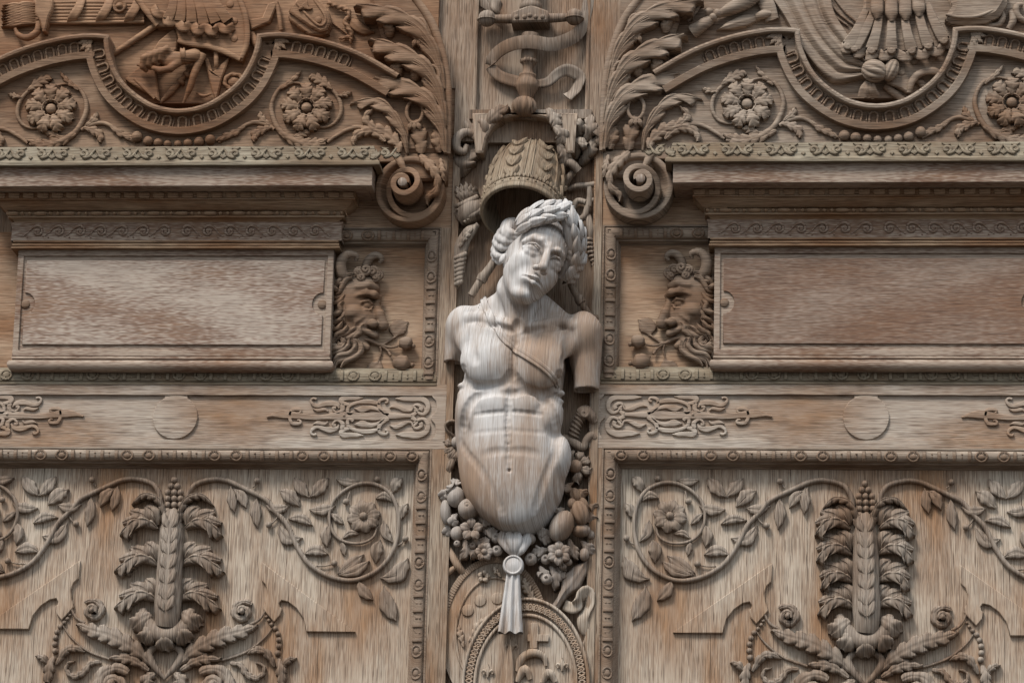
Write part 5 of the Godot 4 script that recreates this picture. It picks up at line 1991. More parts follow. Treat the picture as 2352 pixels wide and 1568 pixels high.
func palm(ax: float, tiers: Array, label: String, mirror_dx: float) -> Node3D:
	var m: Material = M.carving
	var base := at("I", 1185, 1300, 10)
	var t := thing("palm_ornament", label, "carving", Vector3(ax, base.y, 0))
	var sh := Vector3(mirror_dx, 0, 0)
	var both := func(c: Array, side: int) -> PackedVector3Array:
		var p := pz("I", c)
		if side == 1:
			p = flip(p, PALM_AX)
		for i in p.size():
			p[i] += sh
		return p
	var g := Geo.new()
	var col: PackedVector3Array = both.call([1228, 360, 8, 1222, 420, 16, 1212, 640, 22, 1198, 880, 28, 1190, 1080, 30, 1186, 1150, 24], 0)
	tube(g, smooth(col, 30), [17, 27, 29, 30, 31, 28], 0.9, 18)
	part("trunk", g, m, t)
	for k in 7:
		for s in [-1.0, 1.0]:
			var f := 0.08 + 0.125 * k
			var c := smooth(col, 30)[int(f * 30)]
			g = Geo.new()
			var p0 := c + Vector3(s * 3, -26, along([22, 25, 27], f))
			leaf(g, smooth(PackedVector3Array([p0, p0 + Vector3(s * 9, 18, 1), p0 + Vector3(s * 13, 42, -5)]), 10), [2.5, 8.5, 6.5, 0.8], 5.0, 2.2, c.z + 8)
			part("trunk_leaf", g, m, t)
	for q in tiers:
		for side in 2:
			var y: float = q[0]
			var w: float = q[1]
			var dn := 1 if side == 0 else -1
			g = Geo.new()
			acanthus(g, smooth(both.call([1125, y + 60, 12, 1050, y + 4, 26, 950, y + 6, 30, 850 - w, y + 104, 18], side), 30), [10, 30, 31, 24, 4], 4, 7, 7, 0.0, 0.8, dn, 0.62)
			part("frond", g, m, t)
			for q2 in [[1120, 36, 1085, -50, 1035, -98, 17], [1100, 26, 1010, -30, 925, -64, 16], [1060, 16, 960, -4, 870 - w * 0.6, 20, 13]]:
				g = Geo.new()
				var up2: PackedVector3Array = smooth(both.call([q2[0], y + q2[1], 8, q2[2], y + q2[3], 20, q2[4], y + q2[5], 13], side), 14)
				leaf(g, up2, [5, q2[6] * 0.8, q2[6], q2[6] * 0.86, q2[6] * 0.35], 4.5, 3.0, 0.0, 0.05)
				part("leaflet", g, m, t)
				for k2 in [-0.5, 0.5]:
					g = Geo.new()
					var vein := PackedVector3Array()
					for i in range(1, 13):
						vein.append(up2[i] + Vector3(0, k2 * q2[6] * 0.75 * sin(PI * i / 14.0), 3.4))
					tube(g, vein, [0.8, 1.5, 0.8], 1.0, 5)
					part("leaflet_vein", g, m, t)
	for side in 2:
		g = Geo.new()
		acanthus(g, smooth(both.call([1175, 430, 8, 1165, 320, 20, 1110, 240, 26, 1010, 225, 24, 935, 300, 16], side), 30), [10, 13, 14, 12, 3], 6, 6, 3, 0.0, 0.5, 1 if side == 0 else -1)
		part("curling_leaf", g, m, t)
	# grapes
	for row in 6:
		var n := 2 if row > 3 else 3
		if row == 5:
			n = 1
		for i in n:
			g = Geo.new()
			var p: PackedVector3Array = both.call([1238 + (i - (n - 1) * 0.5) * 46.0, 345 - row * 44, 12], 0)
			bead(g, p[0], Vector3(7.6, 8.2, 8.0), 7, 10)
			part("grape", g, m, t)
	# calyx
	g = Geo.new()
	tube(g, smooth(both.call([1010, 1050, 14, 1040, 1140, 24, 1110, 1210, 28, 1180, 1230, 30, 1260, 1210, 28, 1330, 1140, 24, 1362, 1050, 14], 0), 30), [10, 17, 19, 19, 19, 17, 10], 0.9, 14)
	part("calyx", g, m, t)
	for q in [[1010, 1130, 0.9], [1065, 1215, 0.55], [1175, 1255, 0.0], [1290, 1215, -0.55], [1355, 1120, -0.9]]:
		g = Geo.new()
		var p: PackedVector3Array = both.call([q[0], q[1], 22], 0)
		var d := Vector3(-sin(q[2]), -cos(q[2]), 0)
		acanthus(g, smooth(PackedVector3Array([p[0] - d * 26.0, p[0] + d * 2.0 + Vector3(0, 0, 16), p[0] + d * 27.0 + Vector3(0, 0, -4)]), 12), [14, 21, 21, 9], 2, 9, 4.0, 0.0, 0.3, 0, 0.25)
		part("calyx_lobe", g, m, t)
	# heart and side scrolls
	for side in 2:
		g = Geo.new()
		tube(g, smooth(both.call([1172, 1540, 8, 1090, 1440, 14, 1060, 1360, 14, 1110, 1310, 14, 1165, 1340, 10], side), 24), [4, 7, 9, 8, 4], 0.9, 8)
		part("heart_scroll", g, m, t)
		for lf in [[[1080, 1440, 10, 960, 1330, 22, 800, 1240, 24, 640, 1190, 18, 545, 1150, 12], [8, 20, 22, 17, 4], 7], [[1060, 1480, 10, 930, 1400, 18, 780, 1390, 14], [7, 15, 4], 4], [[1100, 1500, 10, 1050, 1540, 18, 1080, 1620, 14], [9, 18, 8], 4]]:
			g = Geo.new()
			acanthus(g, smooth(both.call(lf[0], side), 30), lf[1], lf[2], 6, 4, 0.0, 0.6)
			part("side_leaf", g, m, t)
		var cc: PackedVector3Array = both.call([660, 1058, 8], side)
		curl_head(t, cc[0], 27, m, 1.0 if side == 0 else -1.0, 8)
		cc = both.call([800, 1590, 20], side)
		curl_head(t, cc[0], 46, m, -1.0 if side == 0 else 1.0, 16)
		g = Geo.new()
		tube(g, smooth(both.call([500, 980, 4, 510, 1050, 6, 545, 1110, 8, 600, 1140, 8], side), 16), [1.5, 2.5, 3.5, 4], 1.0, 6)
		tube(g, smooth(both.call([440, 1150, 3, 500, 1240, 4, 620, 1340, 5, 780, 1400, 6], side), 20), [1.5, 2.5, 3, 3], 1.0, 6)
		part("scroll_line", g, m, t)
		for b in [[495, 1085, 3.6], [478, 1112, 4.4], [455, 1140, 5.0], [425, 1168, 6.2], [403, 1206, 6.8], [392, 1248, 7.0], [388, 1294, 7.2], [390, 1342, 7.6]]:
			g = Geo.new()
			var bp: PackedVector3Array = both.call([b[0], b[1], 4], side)
			bead(g, bp[0], Vector3(b[2], b[2], b[2]), 7, 12)
			part("bead", g, m, t)
		for lf in [[[380, 1380, 6, 350, 1440, 16, 330, 1560, 12], [6, 13, 8], 3], [[360, 1460, 6, 300, 1390, 16, 250, 1375, 10], [6, 9, 2], 3], [[400, 1440, 6, 460, 1340, 16, 530, 1320, 16, 600, 1350, 8], [5, 10, 9, 2], 4], [[720, 1420, 6, 640, 1430, 10, 590, 1490, 12, 520, 1520, 12, 470, 1480, 10, 480, 1430, 10, 530, 1415, 10], [5, 7, 8, 8, 6, 4, 2], 8]]:
			g = Geo.new()
			acanthus(g, smooth(both.call(lf[0], side), 30), lf[1], lf[2], 4, 2.5, 0.0, 0.5)
			part("scroll_leaf", g, m, t)
	return t

# rosettes with their scrolls on the pediment
func rosette_scrolls(t: Node3D) -> void:
	var m: Material = M.pediment
	var z := 94.0
	for side in 2:
		var r := sub("rosette_scroll", t)
		var b2 := func(p: PackedVector3Array) -> PackedVector3Array: return flip(p, PED_AX) if side == 1 else p
		var g := Geo.new()
		tube(g, smooth(b2.call(pts("B", [900, 1285, 760, 1300, 600, 1255, 480, 1160, 415, 1000, 432, 880, 500, 782, 610, 740, 720, 762], z)), 44), [5, 8, 9, 7, 6, 5, 4, 2.5], 1.0, 8)
		part("ring_stem", g, m, r)
		g = Geo.new()
		tube(g, smooth(b2.call(pts("B", [900, 770, 985, 830, 1035, 930, 1030, 1030, 970, 1110, 880, 1140, 800, 1120], z)), 34), [3, 4.5, 5, 5, 4, 3, 1.5], 1.0, 8)
		part("ring_stem", g, m, r)
		var c: PackedVector3Array = b2.call(pts("B", [728, 962], z + 6))
		for i in 9:
			var a := TAU * i / 9 + 0.2
			var d := Vector3(cos(a), sin(a), 0)
			g = Geo.new()
			acanthus(g, smooth(PackedVector3Array([c[0] + d * 16.0, c[0] + d * 40.0 + Vector3(0, 0, 8), c[0] + d * 60.0 + Vector3(0, 0, 0)]), 16), [8, 17, 15, 5], 3, 4.5, 3.0, z - 4, 0.5, 0, 0.4)
			part("petal", g, m, r)
		g = Geo.new()
		lathe(g, c[0] + Vector3(0, 0, -8), Vector3(0, 0, 1), [[24, 8], [22, 14], [19, 14], [17.5, 4], [17, -3], [0.1, -3]], 26)
		part("cup", g, m, r)
		g = Geo.new()
		bead(g, c[0] + Vector3(0, 0, -2), Vector3(12.5, 12.5, 10), 10, 16)
		part("flower_eye", g, m, r)
		for lf in [[[480, 1190, 600, 1250, 760, 1292, 910, 1250], [5, 16, 16, 3], 6], [[620, 1230, 700, 1190, 760, 1180], [5, 12, 3], 3], [[500, 800, 600, 720, 660, 660, 680, 630], [3, 7, 6, 1], 4], [[960, 800, 870, 730, 790, 690, 750, 700], [4, 14, 13, 3], 4], [[1010, 860, 1060, 850, 1130, 828], [3, 8, 2], 3], [[420, 1140, 340, 1160, 270, 1200, 255, 1270], [4, 12, 11, 3], 4], [[400, 1120, 330, 1060, 310, 1000], [4, 10, 3], 3]]:
			g = Geo.new()
			acanthus(g, smooth(b2.call(pts("B", lf[0], z + 3)), 22), lf[1], lf[2], 4, 3, z - 4)
			part("leaf", g, m, r)
		# link to the bead swag and to the bracket
		g = Geo.new()
		tube(g, smooth(b2.call(pts("B", [440, 1160, 350, 1110, 250, 1095, 150, 1140, 60, 1210, -60, 1275], z)), 24), [5, 6, 5, 5, 4, 3], 1.0, 8)
		part("link_stem", g, m, r)
		g = Geo.new()
		acanthus(g, smooth(b2.call(pts("B", [180, 1130, 80, 1190, 0, 1220, -80, 1260], z + 3)), 20), [3, 9, 9, 3], 4, 3, 3, z - 4, 0.5)
		part("leaf", g, m, r)
		g = Geo.new()
		tube(g, smooth(b2.call(pts("B", [915, 1275, 1000, 1215, 1100, 1160, 1200, 1140, 1300, 1170], z)), 20), [4, 5, 5, 6, 7], 1.0, 8)
		part("link_stem", g, m, r)
		for lf in [[[1560, 1370, 1540, 1290, 1440, 1190, 1320, 1140, 1260, 1050, 1330, 975], [8, 16, 17, 13, 10, 2], 7], [[1440, 1270, 1340, 1180, 1230, 1180, 1160, 1230, 1150, 1300], [6, 12, 13, 10, 4], 5]]:
			g = Geo.new()
			acanthus(g, smooth(b2.call(pts("B", lf[0], z + 6)), 30), lf[1], lf[2], 6, 4, z - 6)
			part("leaf", g, m, r)
	var sw := sub("bead_swag", t)
	for b in [[1225, 1225, 13.5], [1325, 1265, 12], [1415, 1280, 11], [1500, 1290, 9.5], [1592, 1290, 9.5], [1682, 1280, 11], [1782, 1270, 12.5], [1882, 1252, 13]]:
		var g := Geo.new()
		bead(g, at("A", b[0], b[1], z + 3), Vector3(b[2], b[2], b[2]), 9, 14)
		part("bead", g, m, sw)

# acanthus bracket that ends below in a volute
func bracket() -> Node3D:
	var m: Material = M.pediment
	var t := thing("acanthus_bracket", "tall acanthus bracket ending in a boldly rolled volute, beside the bleached tablet's cornice", "bracket", at("U", 1395, 1290, 34))
	var g := Geo.new()
	var o := pts("B", [1660, -160, 1700, 0, 1850, 200, 1945, 480, 1996, 750, 2000, 1000, 1996, 1388, 1560, 1388, 1470, 1388, 1520, 1260, 1500, 1130, 1440, 1000, 1330, 860, 1300, 770, 1470, 680, 1460, 560, 1400, 330, 1330, 100, 1250, -160], 60)
	plate(g, o, 0, 84, 9)
	part("body", g, m, t)
	# lower block below the crack
	g = Geo.new()
	o = pts("B", [1996, 1393, 1560, 1393, 1475, 1393, 1520, 1480, 1560, 1600, 1700, 1640, 1990, 1640], 60)
	plate(g, o, 0, 82, 6)
	part("lower_block", g, m, t)
	var big := [[[1975, 800, 92, 1900, 470, 104, 1740, 220, 112, 1500, 90, 112, 1180, 40, 100], 46.0, 5], [[1990, 1130, 92, 1930, 800, 106, 1790, 560, 116, 1560, 420, 114, 1310, 345, 102], 48.0, 5], [[1985, 1370, 92, 1950, 1100, 106, 1840, 880, 114, 1640, 750, 112, 1345, 690, 100], 48.0, 5], [[1640, 1380, 88, 1610, 1190, 100, 1500, 990, 104, 1350, 890, 100, 1130, 925, 92], 30.0, 4]]
	for q in big:
		var w: float = q[1]
		var sp := smooth(pz("B", q[0]), 50)
		g = Geo.new()
		acanthus(g, sp, [w * 0.3, w * 0.75, w, w * 0.9, w * 0.2], q[2], 7, 8, 60.0, 0.9, 1, 0.5)
		part("acanthus_leaf", g, m, t)
		# flutes that run along the leaf into its lobes
		for k in 6:
			var vein := PackedVector3Array()
			var stop := 16 + k * 6
			for i in range(0, stop):
				var tn := (sp[mini(i + 1, 50)] - sp[maxi(i - 1, 0)]).normalized()
				var sd := Vector3(-tn.y, tn.x, 0)
				var f := float(i) / stop
				vein.append(sp[i] + sd * (w * (0.10 + 0.50 * pow(f, 2.2)) * (1.0 - 0.06 * k)) + Vector3(0, 0, 5.5 - 2.0 * f))
			g = Geo.new()
			tube(g, vein, [1.6, 2.8, 3.0, 2.6, 1.0], 1.0, 6)
			part("flute", g, m, t)
	for lf in [[[1760, 1380, 88, 1745, 1240, 96, 1700, 1080, 96], [12, 20, 10], 3], [[1930, 1370, 88, 1900, 1270, 96, 1885, 1170, 94], [8, 15, 6], 3], [[1560, 700, 92, 1540, 620, 104, 1530, 560, 100], [10, 15, 9], 2], [[1700, 730, 92, 1705, 650, 104, 1710, 590, 98], [10, 15, 9], 2], [[1480, 340, 92, 1470, 250, 104, 1465, 190, 98], [10, 15, 9], 2], [[1620, 300, 92, 1620, 230, 104, 1615, 170, 98], [10, 15, 9], 2]]:
		g = Geo.new()
		acanthus(g, smooth(pz("B", lf[0]), 20), lf[1], lf[2], 6, 4, 60.0, 0.5, 0, 0.35)
		part("leaf_lobe", g, m, t)
	for e in [[1740, 262, 15, 26], [1848, 690, 18, 28], [1700, 1000, 19, 28]]:
		g = Geo.new()
		var c := at("B", e[0], e[1], 104)
		tube(g, oval(c, e[2], e[3], 0, TAU, 24), [4.5], 1.0, 7)
		for k in [-1, 0, 1]:
			leaf(g, smooth(PackedVector3Array([c + Vector3(k * 6, -e[3] + 2, 2), c + Vector3(k * 11, -e[3] - 9, 3), c + Vector3(k * 14, -e[3] - 17, -2)]), 6), [3, 6, 1], 2, 1, 88)
		part("eyelet", g, m, t)
	# raised back edge of the console
	g = Geo.new()
	tube(g, smooth(pz("B", [1700, -20, 84, 1850, 200, 84, 1945, 480, 86, 1992, 760, 86, 1996, 1000, 86, 1992, 1380, 84]), 40), [9, 10, 10, 10, 9, 8], 0.9, 9)
	part("back_edge", g, m, t)
	# volute bowl
	var c := at("U", 1392, 852, 60)
	g = Geo.new()
	lathe(g, Vector3(c.x, c.y, 36), Vector3(0, 0, 1), [[78, -10], [80, 0], [80, 54], [78.5, 57], [70, 57], [66, 52], [60, 36], [48, 28], [20, 25], [0.1, 25]], 64)
	part("volute_bowl", g, m, t)
	# spiral band that rises out of the bowl into the rolled eye
	var n := 90
	var rows := PackedVector3Array()
	var mid := PackedVector3Array()
	var c0 := at("U", 1392, 852, 92)
	var c1 := at("U", 1282, 708, 164)
	for i in n + 1:
		var f := float(i) / n
		var r := lerpf(73.0, 9.0, pow(f, 0.72))
		var a := 0.9 - f * TAU * 2.15
		var cc := c0.lerp(c1, smoothstep(0.15, 0.6, f))
		mid.append(cc + Vector3(cos(a), sin(a), 0) * r)
	for i in n + 1:
		var tn := mid[mini(i + 1, n)] - mid[maxi(i - 1, 0)]
		tn.z = 0
		tn = tn.normalized()
		var sd := Vector3(-tn.y, tn.x, 0)
		var w := lerpf(6.5, 6.8, float(i) / n)
		var top := mid[i].z
		for q in [[-w, top - 78.0], [-w, top - 1.6], [-w + 1.6, top], [w - 1.6, top], [w, top - 1.6], [w, top - 78.0]]:
			var pp: Vector3 = mid[i] + sd * q[0]
			pp.z = q[1]
			rows.append(pp)
	g = Geo.new()
	g.grid(rows, n + 1, 6, false, false)
	part("spiral_band", g, m, t)
	g = Geo.new()
	lathe(g, Vector3(c1.x, c1.y, 70), Vector3(0, 0, 1), [[11, 0], [11, 92], [9.5, 95], [0.1, 96]], 24)
	part("volute_eye", g, M.silver, t)
	# leaf that wraps the bowl
	for lf in [[[1500, 380, 92, 1640, 520, 108, 1720, 680, 108, 1690, 830, 104, 1600, 900, 100, 1590, 1000, 96], [9, 14, 12, 8, 9, 3], 6], [[1760, 420, 92, 1780, 560, 104, 1800, 700, 100], [5, 9, 3], 4]]:
		g = Geo.new()
		acanthus(g, smooth(pz("U", lf[0]), 30), lf[1], lf[2], 5, 3.5, 70.0)
		part("wrapping_leaf", g, m, t)
	g = Geo.new()
	tube(g, smooth(pz("U", [1180, 330, 84, 1240, 420, 92, 1275, 500, 96, 1300, 560, 96]), 14), [9, 10, 9, 7], 0.9, 9)
	part("stem", g, m, t)
	return t

# ---------------------------------------------------------------- satyr
func nn(x: float, y: float, z: float) -> Vector3:
	return at("N", x, y, z)

func satyr() -> Node3D:
	var m: Material = M.carving_flat
	var t := thing("satyr_mask", "carved horned satyr head in profile facing right, with a fruiting twig in its mouth", "mask", nn(500, 1390, 5))
	var s := Sdf.new()
	s.ell(nn(520, 740, 4), Vector3(52, 70, 34), 8)
	s.ell(nn(630, 600, 8), Vector3(32, 30, 28), 12)
	s.ell(nn(600, 880, 6), Vector3(44, 40, 30), 12)
	s.ell(nn(520, 1080, 4), Vector3(40, 42, 26), 12)
	s.chain(PackedVector3Array([nn(540, 670, 36), nn(630, 645, 42), nn(700, 660, 38), nn(755, 690, 22)]), [5, 8, 9, 6], 6)
	s.chain(PackedVector3Array([nn(540, 590, 36), nn(650, 570, 36), nn(740, 600, 20)]), [4, 5, 4], 8)
	s.ell(nn(738, 730, 20), Vector3(8, 7, 8), 4)
	s.chain(PackedVector3Array([nn(725, 760, 24), nn(760, 850, 27), nn(795, 950, 24)]), [8, 10, 12], 5)
	s.ell(nn(785, 965, 22), Vector3(12, 10, 12), 4)
	s.ell(nn(695, 935, 34), Vector3(12, 10, 9), 4)
	s.ell(nn(735, 978, 34), Vector3(7, 4, 7), 2, -1)
	s.ell(nn(640, 762, 40), Vector3(18, 11, 10), 6, -1)
	s.ell(nn(640, 766, 27), Vector3(12, 10, 11), 1.5)
	s.chain(PackedVector3Array([nn(555, 760, 30), nn(600, 725, 37), nn(650, 718, 38), nn(690, 750, 33)]), [2.4, 3.4, 3.6, 2.4], 1.5)
	s.chain(PackedVector3Array([nn(570, 775, 30), nn(620, 805, 34), nn(670, 805, 33), nn(692, 770, 31)]), [1.8, 2.6, 2.6, 1.8], 2)
	s.ell(nn(510, 835, 30), Vector3(21, 17, 16), 7)
	s.ell(nn(570, 930, 28), Vector3(18, 22, 12), 8)
	s.groove(PackedVector3Array([nn(640, 870, 40), nn(610, 900, 40), nn(545, 950, 38), nn(520, 1010, 34)]), 5.0, 7.0)
	s.groove(PackedVector3Array([nn(480, 890, 40), nn(495, 950, 36), nn(470, 1000, 32)]), 4.0, 7.0)
	s.groove(PackedVector3Array([nn(560, 690, 42), nn(640, 680, 44), nn(690, 690, 40)]), 4.0, 5.0)
	s.cap(nn(600, 1000, 30), nn(715, 1045, 20), 6, 9, 3)
	s.cap(nn(520, 1095, 28), nn(630, 1165, 18), 6, 9, 3)
	s.cap(nn(590, 1060, 30), nn(690, 1100, 26), 4, 6, 2, -1)
	var g := Geo.new()
	s.mesh_into(g, nn(290, 1400, 0) - Vector3(6, 6, 6), nn(840, 480, 0) + Vector3(6, 30, 62), 2.2)
	part("face", g, m, t)
	g = Geo.new()
	tube(g, smooth(pz("N", [430, 520, 20, 395, 450, 30, 385, 370, 36, 420, 300, 38, 480, 275, 36, 535, 295, 32, 528, 340, 30]), 40), [13, 14, 13, 12, 10, 8, 4], 1.0, 12, 0.0)
	for k in 9:
		var f := 0.08 + 0.075 * k
		var cc := smooth(pz("N", [430, 520, 20, 395, 450, 30, 385, 370, 36, 420, 300, 38, 480, 275, 36, 535, 295, 32, 528, 340, 30]), 40)
		var i := int(f * 40)
		var d := (cc[i + 1] - cc[i - 1]).normalized()
		lathe(g, cc[i], d, [[12.5 - k * 0.4, -3], [14.8 - k * 0.5, 0], [12.5 - k * 0.4, 3]], 14)
	part("horn", g, m, t)
	g = Geo.new()
	tube(g, smooth(pz("N", [620, 430, 12, 640, 350, 16, 690, 295, 20, 745, 290, 20, 775, 325, 18, 755, 360, 16]), 30), [10, 10, 10, 9, 7, 4], 1.0, 10)
	part("horn", g, m, t)
	for c in [[560, 450, 7.5], [625, 425, 9], [690, 440, 9], [745, 470, 8], [585, 495, 7], [720, 500, 6]]:
		g = Geo.new()
		var sp := spiral(nn(c[0], c[1], 34 - absf(c[0] - 620) * 0.08), c[2] * 1.5, c[2] * 0.35, 0.4 + c[0], 1.6, 26)
		for i in sp.size():
			sp[i].z += i * 0.25
		tube(g, sp, [4.5, 4.5, 4, 2.5], 1.0, 7)
		part("curl", g, m, t)
	var locks := [[520, 500, 440, 515, 380, 570, 335, 640, 375, 670, 400, 640], [510, 540, 450, 560, 420, 610, 380, 680, 330, 690], [470, 570, 400, 590, 350, 560, 325, 500], [450, 640, 420, 700, 360, 720, 315, 700], [440, 700, 400, 750, 350, 770, 310, 760], [430, 760, 390, 800, 400, 850, 350, 880, 310, 860], [410, 830, 360, 860, 330, 920, 370, 940], [430, 900, 390, 930, 330, 960, 310, 1010], [420, 960, 380, 1010, 320, 1030, 305, 1080], [470, 990, 430, 1040, 370, 1060, 330, 1110], [560, 1000, 500, 1030, 450, 1060, 390, 1080, 350, 1130], [590, 990, 570, 1040, 520, 1080, 480, 1100, 420, 1110], [620, 985, 590, 1010, 585, 1050, 540, 1090, 500, 1120], [400, 1110, 430, 1140, 400, 1170, 370, 1140], [330, 1130, 300, 1190, 310, 1260, 290, 1300], [480, 1120, 470, 1180, 400, 1230, 320, 1240, 290, 1290], [520, 1120, 540, 1190, 480, 1250, 380, 1270, 310, 1340], [560, 1120, 590, 1190, 560, 1260, 450, 1300, 370, 1330, 340, 1390], [540, 1150, 545, 1220, 480, 1280, 370, 1300, 320, 1380], [600, 1150, 600, 1230, 530, 1290, 440, 1330, 400, 1380], [440, 1160, 410, 1200, 340, 1200, 300, 1240], [350, 1090, 320, 1140, 360, 1190, 320, 1220], [330, 980, 310, 1030, 330, 1070], [380, 660, 350, 640, 320, 600], [440, 800, 450, 860, 420, 900, 440, 960]]
	for k in locks.size():
		g = Geo.new()
		var p := pts("N", locks[k], 0)
		for i in p.size():
			p[i].z = lerpf(31.0, 24.0, i / (p.size() - 1.0)) + 3.0 * sin(k * 1.7) - (8.0 if p[i].x < nn(330, 800, 20).x else 0.0)
		tube(g, smooth(p, 26), [3.5, 6.2, 6.8, 6.0, 2.2], 1.15, 8)
		part("hair_lock", g, m, t)
		g = Geo.new()
		var p2 := smooth(p, 26)
		for i in p2.size():
			p2[i] += Vector3(1.2, 1.6, 5.2)
		tube(g, p2, [1.0, 2.2, 2.4, 2.0, 0.8], 1.0, 6)
		part("hair_strand", g, m, t)
	# twig
	g = Geo.new()
	tube(g, smooth(pz("N", [580, 1075, 22, 680, 1100, 16, 765, 1140, 12, 830, 1110, 10, 905, 1060, 10]), 18), [5, 5, 4, 3, 2.4], 1.0, 8)
	tube(g, smooth(pz("N", [760, 1138, 12, 860, 1160, 14, 930, 1150, 18]), 12), [3.5, 3, 3], 1.0, 7)
	tube(g, smooth(pz("N", [765, 1140, 12, 830, 1190, 12, 860, 1240, 16]), 12), [3.5, 3, 3], 1.0, 7)
	tube(g, smooth(pz("N", [760, 1145, 12, 770, 1210, 9, 745, 1290, 8]), 12), [3, 2.5, 2], 1.0, 7)
	part("twig", g, m, t)
	for c in [[940, 1150, 1005, 1125, 1070, 1150, 17], [890, 1260, 960, 1310, 1060, 1330, 20]]:
		g = Geo.new()
		tube(g, smooth(pz("N", [c[0], c[1], 14, c[2], c[3], 20, c[4], c[5], 16]), 14), [3, c[6] * 0.9, c[6], 5], 0.9, 14)
		bead(g, nn(c[4] + 8, c[5], 20), Vector3(5, 6, 6), 6, 10)
		part("fruit", g, m, t)
	for c in [[900, 1070, 930, 980, 1030, 920, 20], [755, 1285, 720, 1350, 610, 1388, 16]]:
		g = Geo.new()
		leaf(g, smooth(pz("N", [c[0], c[1], 8, c[2], c[3], 10, c[4], c[5], 7]), 12), [3, c[6], c[6] * 0.9, 1], 2.0, 2.0, 4)
		part("leaf", g, m, t)
	return t

func slabp(t: Node3D, called: String, reg: String, c: Array, z0: float, z1: float, m: Material, bev := 2.0) -> void:
	var g := Geo.new()
	plate(g, pts(reg, c, z1), z0, z1, bev)
	part(called, g, m, t)

func rivet(t: Node3D, reg: String, x: float, y: float, z: float, r: float, m: Material) -> void:
	var g := Geo.new()
	lathe(g, at(reg, x, y, z), Vector3(0, 0, 1), [[r, -2], [r * 0.97, 1.5], [r * 0.75, 3.4], [0.1, 4.2]], 18)
	part("rivet", g, m, t)

